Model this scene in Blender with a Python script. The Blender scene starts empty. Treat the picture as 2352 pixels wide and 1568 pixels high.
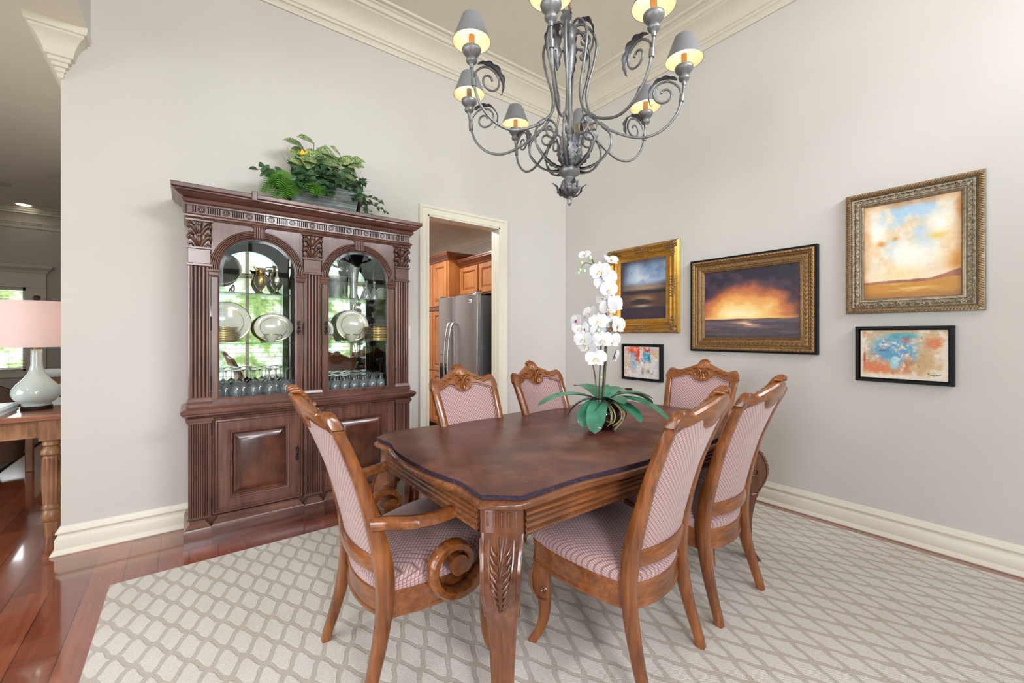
import bpy, bmesh, math, random
import numpy as np
from mathutils import Vector, Matrix
random.seed(7)
SC = bpy.context.scene
COL = SC.collection
PI = math.pi
# ------------------------------------------------------------------ camera
TH = math.radians(52.6)                     # yaw of the view from the X axis
EYE = 1.30
cam = bpy.data.objects.new('camera', bpy.data.cameras.new('camera'))
COL.objects.link(cam)
cam.location = (0, 0, EYE)
cam.rotation_euler = (PI / 2, 0, TH - PI / 2)
cam.data.sensor_width = 36
cam.data.lens = 36 * 970 / 2352
cam.data.shift_y = -16 / 2352
cam.data.clip_start = 0.05
SC.camera = cam
SC.view_settings.view_transform = 'Standard'
SC.view_settings.look = 'None'
SC.view_settings.gamma = 1
SC.view_settings.use_curve_mapping = False
SC.view_settings.exposure = 0.0
SC.cycles.max_bounces = 10
SC.cycles.diffuse_bounces = 5
SC.cycles.glossy_bounces = 5
SC.cycles.transparent_max_bounces = 24
SC.cycles.transmission_bounces = 6
SC.cycles.caustics_reflective = False
SC.cycles.caustics_refractive = False
SC.cycles.sample_clamp_indirect = 4.0
SC.cycles.use_denoising = True

# ------------------------------------------------------------------ node helpers
def S(r, g, b):
    f = lambda c: c / 12.92 if c <= 0.04045 else ((c + 0.055) / 1.055) ** 2.4
    return (f(r / 255), f(g / 255), f(b / 255), 1)

class NT:
    def __init__(s, tree): s.t = tree
    def n(s, typ, **kw):
        nd = s.t.nodes.new(typ)
        for k, v in kw.items():
            if k == 'i':
                for kk, vv in v.items():
                    if isinstance(vv, bpy.types.NodeSocket): s.t.links.new(vv, nd.inputs[kk])
                    else: nd.inputs[kk].default_value = vv
            else: setattr(nd, k, v)
        return nd
    def math(s, op, a, b=0.0, c=None, clamp=False):
        nd = s.t.nodes.new('ShaderNodeMath'); nd.operation = op; nd.use_clamp = clamp
        for k, v in enumerate([a, b] + ([c] if c is not None else [])):
            if isinstance(v, bpy.types.NodeSocket): s.t.links.new(v, nd.inputs[k])
            else: nd.inputs[k].default_value = v
        return nd.outputs[0]
    def ramp(s, fac, stops, interp='LINEAR'):
        nd = s.t.nodes.new('ShaderNodeValToRGB'); cr = nd.color_ramp; cr.interpolation = interp
        while len(cr.elements) < len(stops): cr.elements.new(0.5)
        for e, (p, c) in zip(cr.elements, stops): e.position = p; e.color = c
        s.t.links.new(fac, nd.inputs[0]); return nd.outputs[0]
    def mix(s, fac, a, b, blend='MIX'):
        nd = s.t.nodes.new('ShaderNodeMix'); nd.data_type = 'RGBA'; nd.blend_type = blend
        for k, v in ((0, fac), (6, a), (7, b)):
            if isinstance(v, bpy.types.NodeSocket): s.t.links.new(v, nd.inputs[k])
            else: nd.inputs[k].default_value = v
        return nd.outputs[2]
    def coord(s, scale=(1, 1, 1), rot=(0, 0, 0), out='Object'):
        tc = s.t.nodes.new('ShaderNodeTexCoord')
        mp = s.t.nodes.new('ShaderNodeMapping')
        mp.inputs['Scale'].default_value = scale; mp.inputs['Rotation'].default_value = rot
        s.t.links.new(tc.outputs[out], mp.inputs[0]); return mp.outputs[0]
    def noise(s, vec, scale=5, detail=4, rough=0.55, out=0, dist=0.0):
        nd = s.t.nodes.new('ShaderNodeTexNoise')
        s.t.links.new(vec, nd.inputs['Vector'])
        nd.inputs['Scale'].default_value = scale; nd.inputs['Detail'].default_value = detail
        nd.inputs['Roughness'].default_value = rough; nd.inputs['Distortion'].default_value = dist
        return nd.outputs[out]
    def bump(s, h, strength=0.2, dist=0.01):
        nd = s.t.nodes.new('ShaderNodeBump')
        nd.inputs['Strength'].default_value = strength; nd.inputs['Distance'].default_value = dist
        s.t.links.new(h, nd.inputs['Height']); return nd.outputs[0]
    def sep(s, vec):
        nd = s.t.nodes.new('ShaderNodeSeparateXYZ'); s.t.links.new(vec, nd.inputs[0]); return nd.outputs

def newmat(name):
    m = bpy.data.materials.new(name); m.use_nodes = True
    nt = NT(m.node_tree); bs = m.node_tree.nodes['Principled BSDF']
    return m, nt, bs
def setp(nt, bs, **kw):
    names = dict(color='Base Color', rough='Roughness', metal='Metallic', normal='Normal', coat='Coat Weight', coatr='Coat Roughness',
                 emit='Emission Color', estr='Emission Strength', spec='Specular IOR Level', sheen='Sheen Weight', trans='Transmission Weight', sss='Subsurface Weight')
    for k, v in kw.items():
        sk = bs.inputs[names[k]]
        if isinstance(v, bpy.types.NodeSocket): nt.t.links.new(v, sk)
        else: sk.default_value = v
def plain(name, color, rough=0.5, metal=0.0, var=0.06, vscale=6, bump=0.0, bscale=60, **kw):
    m, nt, bs = newmat(name)
    co = nt.coord()
    nz = nt.noise(co, vscale, 4)
    dark = tuple(c * (1 - var * 2) for c in color[:3]) + (1,)
    lite = tuple(min(1, c * (1 + var)) for c in color[:3]) + (1,)
    c = nt.ramp(nz, [(0.3, dark), (0.7, lite)])
    setp(nt, bs, color=c, rough=rough, metal=metal, **kw)
    if bump: setp(nt, bs, normal=nt.bump(nt.noise(co, bscale, 5), bump, 0.005))
    return m
def wood(name, dark, mid, lite, axis=2, rough=0.3, coat=0.3, mott=4.0, grain=1.0):
    m, nt, bs = newmat(name)
    sc = [26, 26, 26]; sc[axis] = 1.6
    g = nt.noise(nt.coord(tuple(sc)), 1.6, 6, 0.62, dist=0.6)
    mo = nt.noise(nt.coord(), mott, 3, 0.5)
    f = nt.math('ADD', nt.math('MULTIPLY', g, 0.55 * grain), nt.math('MULTIPLY', mo, 1 - 0.55 * grain))
    c = nt.ramp(f, [(0.33, dark), (0.5, mid), (0.68, lite)])
    setp(nt, bs, color=c, rough=rough, coat=coat, coatr=0.12, normal=nt.bump(g, 0.06, 0.004))
    return m

# ------------------------------------------------------------------ world, daylight and added fill lamps
W = bpy.data.worlds.new('daylight'); SC.world = W; W.use_nodes = True
wt = NT(W.node_tree); bg = W.node_tree.nodes['Background']
_tc = wt.n('ShaderNodeTexCoord'); _z = wt.sep(_tc.outputs['Generated'])[2]
_leaf = wt.ramp(wt.noise(_tc.outputs['Generated'], 26, 6, 0.7),
                [(0.36, S(96, 122, 70)), (0.47, S(158, 186, 110)), (0.55, S(238, 240, 226)), (0.66, S(250, 250, 246))])
_sky = wt.ramp(_z, [(0.0, S(250, 250, 246)), (0.6, S(222, 236, 252))])
_lawn = wt.ramp(wt.noise(_tc.outputs['Generated'], 40, 5, 0.7), [(0.35, S(150, 182, 100)), (0.65, S(206, 222, 160))])
_c = wt.mix(wt.ramp(_z, [(0.46, (0, 0, 0, 1)), (0.54, (1, 1, 1, 1))]), _leaf, _sky)
_zz = wt.math('ADD', wt.math('MULTIPLY', _z, 0.5), 0.5)
_c = wt.mix(wt.ramp(_zz, [(0.535, (0, 0, 0, 1)), (0.60, (1, 1, 1, 1))]), _leaf, _sky)
_c = wt.mix(wt.ramp(_zz, [(0.40, (1, 1, 1, 1)), (0.455, (0, 0, 0, 1))]), _c, _lawn)
W.node_tree.links.new(_c, bg.inputs['Color'])
bg.inputs['Strength'].default_value = 2.2

def area(name, loc, rot, sx, sy, power, color=(1, 1, 1)):
    l = bpy.data.lights.new(name, 'AREA'); l.shape = 'RECTANGLE'; l.size = sx; l.size_y = sy
    l.energy = power; l.color = color
    o = bpy.data.objects.new(name, l); COL.objects.link(o); o.location = loc; o.rotation_euler = rot
    return o
YW = -1.75                                   # the window wall behind the camera
# added fill lamps outside unseen openings, and daylight through the living room window
area('fill_hall_front', (-2.35, YW - 0.30, 1.60), (math.radians(100), 0, 0), 2.5, 2.5, 12, (0.95, 0.948, 1.0))
area('fill_high', (2.2, YW - 0.25, 3.48), (math.radians(36), 0, 0), 2.4, 0.7, 250, (0.95, 0.948, 1.0))
area('fill_behind_camera', (-0.06, YW - 0.30, 1.70), (math.radians(68), 0, 0), 0.66, 2.4, 128, (0.95, 0.948, 1.0))
area('fill_hall_left', (-4.60, 2.7, 1.55), (math.radians(80), 0, -PI / 2), 2.8, 2.4, 140, (0.95, 0.948, 1.0))
area('fill_hall_side', (-4.60, -0.55, 1.55), (math.radians(80), 0, -PI / 2), 1.7, 2.4, 185, (0.95, 0.948, 1.0))
area('daylight_living', (-2.6, 9.35, 1.45), (-PI / 2, 0, 0), 1.5, 1.1, 60, (0.95, 0.98, 1.0))

# ------------------------------------------------------------------ mesh helpers
class MB:
    def __init__(s): s.v = []; s.f = []
    def add(s, vs, fs):
        o = len(s.v); s.v += [tuple(p) for p in vs]; s.f += [tuple(i + o for i in f) for f in fs]; return s
    def box(s, x0, x1, y0, y1, z0, z1):
        return s.add([(x0, y0, z0), (x1, y0, z0), (x1, y1, z0), (x0, y1, z0), (x0, y0, z1), (x1, y0, z1), (x1, y1, z1), (x0, y1, z1)],
                     [(0, 3, 2, 1), (4, 5, 6, 7), (0, 1, 5, 4), (1, 2, 6, 5), (2, 3, 7, 6), (3, 0, 4, 7)])
    def loft(s, rings, closed=True, caps=True):
        n = len(rings[0]); vs = [p for r in rings for p in r]; fs = []
        for k in range(len(rings) - 1):
            for j in range(n if closed else n - 1):
                a = k * n + j; b = k * n + (j + 1) % n
                fs.append((a, b, b + n, a + n))
        if caps and closed:
            fs.append(tuple(range(n - 1, -1, -1))); fs.append(tuple(range(len(vs) - n, len(vs))))
        return s.add(vs, fs)
    def prism(s, poly, a, b, fn=lambda u, v, w: (u, v, w)):
        return s.loft([[fn(u, v, a) for u, v in poly], [fn(u, v, b) for u, v in poly]])
    def lathe(s, prof, n=24, o=(0, 0, 0), caps=False, a0=0.0):
        rings = [[(o[0] + max(r, 1e-4) * math.cos(a0 + 2 * PI * k / n), o[1] + max(r, 1e-4) * math.sin(a0 + 2 * PI * k / n), o[2] + z) for k in range(n)] for r, z in prof]
        return s.loft(rings, True, caps)
    def tube(s, pts, rad, n=8, caps=True, flat=None, up=None, sec=None, taper=None):
        """round (or sec=[(u,v)...] scaled) tube swept along pts; up fixes the section's v direction"""
        P = [Vector(p) for p in pts]; m = len(P)
        R = rad if isinstance(rad, (list, tuple)) else [rad] * m
        T = []
        for k in range(m):
            t = P[min(k + 1, m - 1)] - P[max(k - 1, 0)]
            T.append(t.normalized() if t.length > 1e-9 else Vector((0, 0, 1)))
        if up is not None: nv = Vector(up)
        else:
            nv = Vector((0, 0, 1)) if abs(T[0].z) < 0.9 else Vector((1, 0, 0))
        rings = []
        for k in range(m):
            if up is not None: nv = Vector(up)
            v = (nv - T[k] * nv.dot(T[k]))
            v = v.normalized() if v.length > 1e-6 else T[k].orthogonal().normalized()
            u = T[k].cross(v).normalized(); nv = v
            if sec: rg = [P[k] + u * (a * R[k]) + v * (b * R[k]) for a, b in sec]
            else:
                fl = flat or (1, 1)
                rg = [P[k] + u * (R[k] * fl[0] * math.cos(2 * PI * j / n)) + v * (R[k] * fl[1] * math.sin(2 * PI * j / n)) for j in range(n)]
            rings.append([tuple(q) for q in rg])
        return s.loft(rings, True, caps)
    def profile(s, prof, path, zs=0.0, left=True, closed=False, caps=True):
        """prof [(d,z)]: d = distance off the wall on the left of the path; path in plan, mitred"""
        P = [Vector((p[0], p[1])) for p in path]; m = len(P); rings = []
        for k in range(m):
            a = P[k] - P[k - 1] if (k > 0 or closed) else P[1] - P[0]
            b = P[(k + 1) % m] - P[k] if (k < m - 1 or closed) else a
            a = a.normalized(); b = b.normalized()
            na = Vector((-a.y, a.x)); nb = Vector((-b.y, b.x))
            if not left: na, nb = -na, -nb
            q = na + nb; q = q / max(q.dot(na), 1e-3)
            rings.append([(P[k].x + q.x * d, P[k].y + q.y * d, zs + z) for d, z in prof])
        if closed: rings.append(rings[0])
        return s.loft(rings, True, caps and not closed)
    def grid(s, fn, nu, nv, thick=None):
        vs = [fn(i / nu, j / nv) for j in range(nv + 1) for i in range(nu + 1)]
        fs = [(j * (nu + 1) + i, j * (nu + 1) + i + 1, (j + 1) * (nu + 1) + i + 1, (j + 1) * (nu + 1) + i) for j in range(nv) for i in range(nu)]
        return s.add(vs, fs)
    def ball(s, c, r, n=10, sc=(1, 1, 1)):
        prof = [(math.cos(-PI / 2 + PI * k / n), math.sin(-PI / 2 + PI * k / n)) for k in range(n + 1)]
        rings = [[(c[0] + r * sc[0] * max(p, 1e-4) * math.cos(2 * PI * j / (n + 2)), c[1] + r * sc[1] * max(p, 1e-4) * math.sin(2 * PI * j / (n + 2)), c[2] + r * sc[2] * z) for j in range(n + 2)] for p, z in prof]
        return s.loft(rings, True, False)
    def xf(s, M, start=0):
        s.v[start:] = [tuple(M @ Vector(p)) for p in s.v[start:]]; return s
    def build(s, name, mat, parent=None, loc=(0, 0, 0), bevel=0.0, smooth=35, solid=0.0, label=None, kind=None, seg=2):
        me = bpy.data.meshes.new(name); me.from_pydata(s.v, [], s.f); me.update()
        bm = bmesh.new(); bm.from_mesh(me); bmesh.ops.recalc_face_normals(bm, faces=bm.faces); bm.to_mesh(me); bm.free()
        me.materials.append(mat)
        if smooth:
            me.shade_smooth(); me.set_sharp_from_angle(angle=math.radians(smooth))
        o = bpy.data.objects.new(name, me); COL.objects.link(o); o.location = loc
        if parent: o.parent = parent
        if solid:
            md = o.modifiers.new('thickness', 'SOLIDIFY'); md.thickness = solid; md.offset = 0
        if bevel:
            md = o.modifiers.new('edges', 'BEVEL'); md.width = bevel; md.segments = seg; md.limit_method = 'ANGLE'; md.angle_limit = math.radians(35); md.harden_normals = False
        if label: o['label'] = label
        if kind: o['kind'] = kind
        return o
def tag(o, label, cat, group=None):
    o['label'] = label; o['category'] = cat
    if group: o['group'] = group
    return o
def thing(name, label, cat, loc=(0, 0, 0), rotz=0.0, group=None):
    o = bpy.data.objects.new(name, None); COL.objects.link(o); o.empty_display_size = 0.1
    o.location = loc; o.rotation_euler = (0, 0, rotz)
    return tag(o, label, cat, group)
def kids(o): return [c for c in bpy.data.objects if c.parent == o]
def dup(o, loc, rotz=0.0, label=None, group=None, parent=None):
    c = o.copy(); COL.objects.link(c)
    if parent is None:
        c.location = loc; c.rotation_euler = (0, 0, rotz)
        if label: c['label'] = label
        if group: c['group'] = group
    else: c.parent = parent
    for ch in kids(o): dup(ch, None, 0, None, None, c)
    return c
def bez(pts, n=8):
    """smooth Catmull-Rom path through pts"""
    P = [Vector(p) for p in pts]; out = []
    for k in range(len(P) - 1):
        p0 = P[max(k - 1, 0)]; p1 = P[k]; p2 = P[k + 1]; p3 = P[min(k + 2, len(P) - 1)]
        for j in range(n):
            t = j / n
            out.append(0.5 * ((2 * p1) + (p2 - p0) * t + (2 * p0 - 5 * p1 + 4 * p2 - p3) * t * t + (3 * p1 - p0 - 3 * p2 + p3) * t ** 3))
    out.append(P[-1]); return [tuple(p) for p in out]
def lerp(tab, x):
    """piecewise-linear (smoothed) lookup in [(x,y)...]"""
    if x <= tab[0][0]: return tab[0][1]
    for (a, b), (c, d) in zip(tab, tab[1:]):
        if x <= c:
            t = (x - a) / (c - a); return b + (d - b) * t
    return tab[-1][1]
def cr(tab, x):
    P = tab
    if x <= P[0][0]: return P[0][1]
    for k in range(len(P) - 1):
        if x <= P[k + 1][0]:
            t = (x - P[k][0]) / (P[k + 1][0] - P[k][0])
            p0 = P[max(k - 1, 0)][1]; p1 = P[k][1]; p2 = P[k + 1][1]; p3 = P[min(k + 2, len(P) - 1)][1]
            return 0.5 * (2 * p1 + (p2 - p0) * t + (2 * p0 - 5 * p1 + 4 * p2 - p3) * t * t + (3 * p1 - p0 - 3 * p2 + p3) * t ** 3)
    return P[-1][1]
def rectsec(c=0.25):
    """unit rectangle with softened corners"""
    a = 1 - c
    return [(-1, -a), (-a, -1), (a, -1), (1, -a), (1, a), (a, 1), (-a, 1), (-1, a)]
def spiral(c, r0, r1, turns, n=30, a0=0.0, e1=(1, 0, 0), e2=(0, 0, 1)):
    e1 = Vector(e1); e2 = Vector(e2); c = Vector(c); out = []
    for k in range(n + 1):
        t = k / n; a = a0 + turns * 2 * PI * t; r = r0 + (r1 - r0) * t
        out.append(tuple(c + e1 * (r * math.cos(a)) + e2 * (r * math.sin(a))))
    return out
# ------------------------------------------------------------------ materials
M = {}
M['wall'] = plain('wall_paint', S(207, 203, 199), 0.75, var=0.012, vscale=2, bump=0.05, bscale=180)
M['ceiling'] = plain('ceiling_paint', S(228, 221, 208), 0.8, var=0.012, vscale=2)
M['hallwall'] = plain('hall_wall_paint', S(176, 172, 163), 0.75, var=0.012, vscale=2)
M['trim'] = plain('cream_trim_paint', S(226, 221, 206), 0.35, var=0.01, vscale=3)
M['ctrim'] = plain('ceiling_trim_paint', S(216, 208, 195), 0.45, var=0.01, vscale=3)
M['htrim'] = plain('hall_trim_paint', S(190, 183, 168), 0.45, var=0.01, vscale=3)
M['black'] = plain('black_lacquer', S(13, 12, 16), 0.5, var=0.05, spec=0.2)
M['white'] = plain('white_plastic', S(235, 233, 228), 0.4, var=0.01)
M['hutch'] = wood('hutch_wood', S(56, 34, 28), S(94, 60, 50), S(122, 84, 70), 2, 0.3, 0.35, 3.0)
M['hutchx'] = wood('hutch_wood_across', S(56, 34, 28), S(94, 60, 50), S(122, 84, 70), 0, 0.3, 0.35, 3.0)
M['hpanel'] = wood('hutch_panel_wood', S(44, 22, 16), S(74, 40, 29), S(108, 64, 44), 2, 0.26, 0.4, 5.0, 0.4)
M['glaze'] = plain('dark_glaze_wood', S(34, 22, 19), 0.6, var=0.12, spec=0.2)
M['carved'] = wood('carved_dark_wood', S(44, 24, 16), S(78, 46, 32), S(112, 72, 52), 2, 0.28, 0.4, 12)
M['chair'] = wood('chair_wood', S(84, 44, 19), S(126, 71, 33), S(160, 98, 50), 2, 0.26, 0.4, 5)
M['chairx'] = wood('chair_wood_across', S(84, 44, 19), S(126, 71, 33), S(160, 98, 50), 0, 0.26, 0.4, 5)
M['table'] = wood('table_wood', S(62, 33, 19), S(98, 54, 31), S(134, 80, 46), 2, 0.24, 0.5, 5)
M['tablex'] = wood('table_wood_along', S(72, 39, 22), S(112, 66, 37), S(150, 96, 54), 0, 0.24, 0.5, 5)
M['kitchen'] = wood('kitchen_cabinet_wood', S(150, 88, 44), S(184, 116, 62), S(204, 138, 80), 2, 0.35, 0.2, 2.5)
M['kitchend'] = wood('kitchen_cabinet_dark', S(88, 46, 26), S(122, 66, 40), S(146, 86, 54), 0, 0.3, 0.3, 3)
M['pine'] = wood('pine_console_wood', S(96, 60, 38), S(146, 100, 66), S(178, 130, 92), 2, 0.4, 0.2, 6)
M['pinex'] = wood('pine_console_top', S(110, 62, 46), S(150, 96, 72), S(176, 124, 98), 0, 0.25, 0.3, 6)
M['steel'] = plain('stainless_steel', S(190, 190, 192), 0.3, 1.0, var=0.02)
M['steeld'] = plain('dark_steel', S(96, 98, 100), 0.35, 0.9, var=0.02)
M['greyside'] = plain('grey_side_panel', S(94, 94, 94), 0.4, 0.3, var=0.02)
M['pewter'] = plain('pewter_iron', S(128, 128, 130), 0.42, 0.55, var=0.14, vscale=40, bump=0.15, bscale=140)
M['pewterd'] = plain('dark_pewter_leaf', S(104, 104, 107), 0.45, 0.55, var=0.2, vscale=50)
M['brass'] = plain('aged_brass', S(150, 112, 70), 0.4, 0.8, var=0.1)
M['silver'] = plain('polished_silver', S(226, 224, 220), 0.07, 1.0, var=0.02)
M['china'] = plain('ivory_china', S(228, 224, 210), 0.18, var=0.01, coat=0.4)
M['gold'] = plain('gold_rim', S(196, 150, 74), 0.25, 0.9, var=0.05)
M['iron'] = plain('escutcheon_iron', S(52, 48, 46), 0.4, 0.8, var=0.1)
M['paper'] = plain('white_paper', S(232, 240, 244), 0.6, var=0.01)

def wood_floor():
    m, nt, bs = newmat('cherry_plank_floor')
    co = nt.coord(rot=(0, 0, PI / 2))
    br = nt.n('ShaderNodeTexBrick', offset=0.37, squash=1.0, i={'Vector': co, 'Scale': 1.0, 'Mortar Size': 0.0018, 'Mortar Smooth': 0.1, 'Bias': 0.0,
              'Brick Width': 1.05, 'Row Height': 0.14, 'Color1': (0.0, 0, 0, 1), 'Color2': (1, 1, 1, 1), 'Mortar': (0.5, 0.5, 0.5, 1)})
    g = nt.noise(nt.coord((34, 1.6, 1)), 1.2, 6, 0.62, dist=0.5)
    mo = nt.noise(nt.coord((2, 1, 1)), 2.5, 3)
    f = nt.math('ADD', nt.math('MULTIPLY', g, 0.45), nt.math('ADD', nt.math('MULTIPLY', br.outputs[0], 0.22), nt.math('MULTIPLY', mo, 0.32)))
    c = nt.ramp(f, [(0.25, S(92, 40, 24)), (0.48, S(130, 62, 38)), (0.75, S(164, 90, 58))])
    c = nt.mix(br.outputs['Fac'], c, S(46, 20, 14))
    wav = nt.noise(nt.coord((9, 2.2, 1)), 1.0, 3)
    h = nt.math('ADD', nt.math('MULTIPLY', wav, 0.6), nt.math('MULTIPLY', br.outputs['Fac'], -0.6))
    setp(nt, bs, color=c, rough=0.17, spec=0.8, coat=1.0, coatr=0.06, normal=nt.bump(h, 0.16, 0.006))
    return m
M['floor'] = wood_floor()

def rug_mat():
    m, nt, bs = newmat('trellis_rug_wool')
    s = nt.sep(nt.coord())
    x = nt.math('MULTIPLY', s[0], 1 / 0.118); y = nt.math('MULTIPLY', s[1], 1 / 0.2)
    a = nt.math('ADD', x, y); b = nt.math('SUBTRACT', x, y)
    nz = nt.noise(nt.coord(), 38, 3)
    j = nt.math('MULTIPLY', nt.math('SUBTRACT', nz, 0.5), 0.10)
    # gentle ogee: the strands swell towards each other near the crossings
    wa = nt.math('MULTIPLY', nt.math('SINE', nt.math('MULTIPLY', b, 2 * PI)), 0.05)
    wb = nt.math('MULTIPLY', nt.math('SINE', nt.math('MULTIPLY', a, 2 * PI)), 0.05)
    def strand(t, off, w):
        t = nt.math('ADD', nt.math('ADD', nt.math('ADD', t, off), w), j)
        d = nt.math('ABSOLUTE', nt.math('SUBTRACT', nt.math('FRACT', t), 0.5))
        return nt.math('SUBTRACT', 0.5, d)                 # 0 on the strand
    d = nt.math('MINIMUM', strand(a, 0.48, wa), strand(b, 0.47, wb))
    k = nt.ramp(d, [(0.085, (1, 1, 1, 1)), (0.125, (0, 0, 0, 1))])
    fib = nt.noise(nt.coord(), 330, 3, 0.7)
    rib = nt.math('SINE', nt.math('MULTIPLY', nt.math('ADD', nt.math('MULTIPLY', s[0], 0.5), s[1]), 2 * PI / 0.0075))
    ribn = nt.math('ADD', nt.math('MULTIPLY', rib, 0.11), fib)
    cream = nt.ramp(ribn, [(0.30, S(208, 203, 194)), (0.62, S(244, 241, 235))])
    tan = nt.ramp(fib, [(0.34, S(184, 174, 160)), (0.66, S(218, 210, 198))])
    c = nt.mix(k, cream, tan)
    big = nt.noise(nt.coord(), 1.3, 2)
    c = nt.mix(nt.ramp(big, [(0.4, (0, 0, 0, 1)), (0.7, (0.3, 0.3, 0.3, 1))]), c, S(214, 200, 176), 'MULTIPLY')
    h = nt.math('ADD', nt.math('MULTIPLY', ribn, 0.7), nt.math('MULTIPLY', k, -0.5))
    setp(nt, bs, color=c, rough=0.95, sheen=0.15, normal=nt.bump(h, 0.7, 0.006))
    return m
M['rug'] = rug_mat()

def fabric(name, ia, ib, cell=0.026):
    m, nt, bs = newmat(name)
    s = nt.sep(nt.coord())
    a, b = s[ia], s[ib]
    if ib == 1:                                   # carry the weave down the cushion's rounded edges
        a = nt.math('ADD', a, s[2]); b = nt.math('SUBTRACT', b, s[2])
    u = nt.math('FRACT', nt.math('MULTIPLY', nt.math('ADD', a, b), 0.7071 / cell * 1.414))
    v = nt.math('FRACT', nt.math('MULTIPLY', nt.math('SUBTRACT', a, b), 0.7071 / cell * 1.414))
    du = nt.math('ABSOLUTE', nt.math('SUBTRACT', u, 0.5)); dv = nt.math('ABSOLUTE', nt.math('SUBTRACT', v, 0.5))
    d = nt.math('MAXIMUM', du, dv)
    c = nt.ramp(d, [(0.0, S(164, 132, 132)), (0.09, S(164, 132, 132)), (0.13, S(200, 178, 174)), (0.26, S(200, 178, 174)), (0.31, S(168, 138, 138)), (0.42, S(164, 134, 134)), (0.46, S(122, 92, 96))])
    th = nt.noise(nt.coord(), 420, 3, 0.7)
    c = nt.mix(0.35, c, nt.ramp(th, [(0.3, S(110, 82, 86)), (0.7, S(226, 206, 202))]), 'OVERLAY')
    setp(nt, bs, color=c, rough=0.62, sheen=0.35, spec=0.35, normal=nt.bump(th, 0.15, 0.002))
    return m
M['fab_back'] = fabric('mauve_diamond_fabric_back', 0, 2, 0.018)
M['fab_seat'] = fabric('mauve_diamond_fabric_seat', 0, 1, 0.018)

def glass(name, tint=(0.97, 0.985, 0.98, 1), k=1.0, rough=0.02, ior=1.45, frost=0.0):
    """thin clear glass: see-through with a fresnel reflection"""
    m = bpy.data.materials.new(name); m.use_nodes = True; t = m.node_tree; nt = NT(t)
    t.nodes.remove(t.nodes['Principled BSDF'])
    out = t.nodes['Material Output']
    tr = nt.n('ShaderNodeBsdfTransparent', i={'Color': tint})
    gl = nt.n('ShaderNodeBsdfGlossy', i={'Roughness': rough})
    fr = nt.n('ShaderNodeFresnel', i={'IOR': ior})
    f = nt.math('MULTIPLY', fr.outputs[0], k, clamp=True)
    mx = nt.n('ShaderNodeMixShader', i={0: f, 1: tr.outputs[0], 2: gl.outputs[0]})
    res = mx.outputs[0]
    if frost:
        df = nt.n('ShaderNodeBsdfDiffuse', i={'Color': (0.9, 0.93, 0.93, 1)})
        res = nt.n('ShaderNodeMixShader', i={0: frost, 1: res, 2: df.outputs[0]}).outputs[0]
    t.links.new(res, out.inputs[0]); return m
M['pane'] = glass('clear_pane')
M['glassware'] = glass('clear_glassware', (0.955, 0.975, 0.97, 1), 3.2, 0.05, 1.5, 0.13)
M['crystal'] = glass('cut_crystal', (0.94, 0.96, 0.96, 1), 3.6, 0.12, 1.55, 0.22)
M['shelfglass'] = glass('green_edge_shelf_glass', (0.80, 0.93, 0.86, 1), 1.2)
M['bevel'] = glass('bevelled_glass_band', (0.88, 0.92, 0.95, 1), 0.4, 0.1, 1.5)
def _mirror():
    m, nt, bs = newmat('silvered_mirror'); setp(nt, bs, color=(0.84, 0.86, 0.85, 1), rough=0.015, metal=1.0); return m
M['mirror'] = _mirror()
def emitter(name, col, strength):
    m, nt, bs = newmat(name); setp(nt, bs, color=col, emit=col, estr=strength, rough=0.5); return m
M['bulb'] = emitter('lit_bulb', S(255, 226, 170), 26.0)
M['canlight'] = emitter('lit_ceiling_can', S(255, 244, 224), 9.0)

# ------------------------------------------------------------------ room shell
XA, YA, XB = -0.605, 3.62, 3.575            # left end of the back wall, back wall face, right wall face
ZC, ZH, ZK = 4.06, 3.10, 2.78               # dining, hall and kitchen ceilings
DX0, DX1, DZ = 1.771, 2.600, 2.42           # doorway
def struct(name, mb, mat, **kw):
    o = mb.build(name, mat, kind='structure', **kw); return o
struct('floor', MB().box(-4.4, 3.8, -1.9, 9.2, -0.06, 0.0), M['floor'], smooth=0)
wb = MB()
wb.box(XA, DX0, YA, 3.74, 0, ZC); wb.box(DX1, XB + 0.12, YA, 3.74, 0, ZC); wb.box(DX0, DX1, YA, 3.74, DZ, ZC)
struct('wall_back', wb, M['wall'], smooth=0)
struct('wall_right', MB().box(XB, XB + 0.12, YW - 0.12, YA, 0, ZC), M['wall'], smooth=0)
struct('ceiling', MB().box(-0.74, XB + 0.12, YW - 0.12, 3.74, ZC, ZC + 0.08), M['ceiling'], smooth=0)
struct('beam', MB().box(-0.735, -0.479, YW, YA, ZH, ZC), M['wall'], smooth=0)
struct('ceiling_hall', MB().box(-4.35, -0.735, YW, 9.12, ZH, ZH + 0.08).box(-0.735, -0.479, YW, YA, ZH - 0.002, ZH).box(-0.735, XA + 0.12, YA, 9.12, ZH, ZH + 0.08), M['ceiling'], smooth=0)
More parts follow.
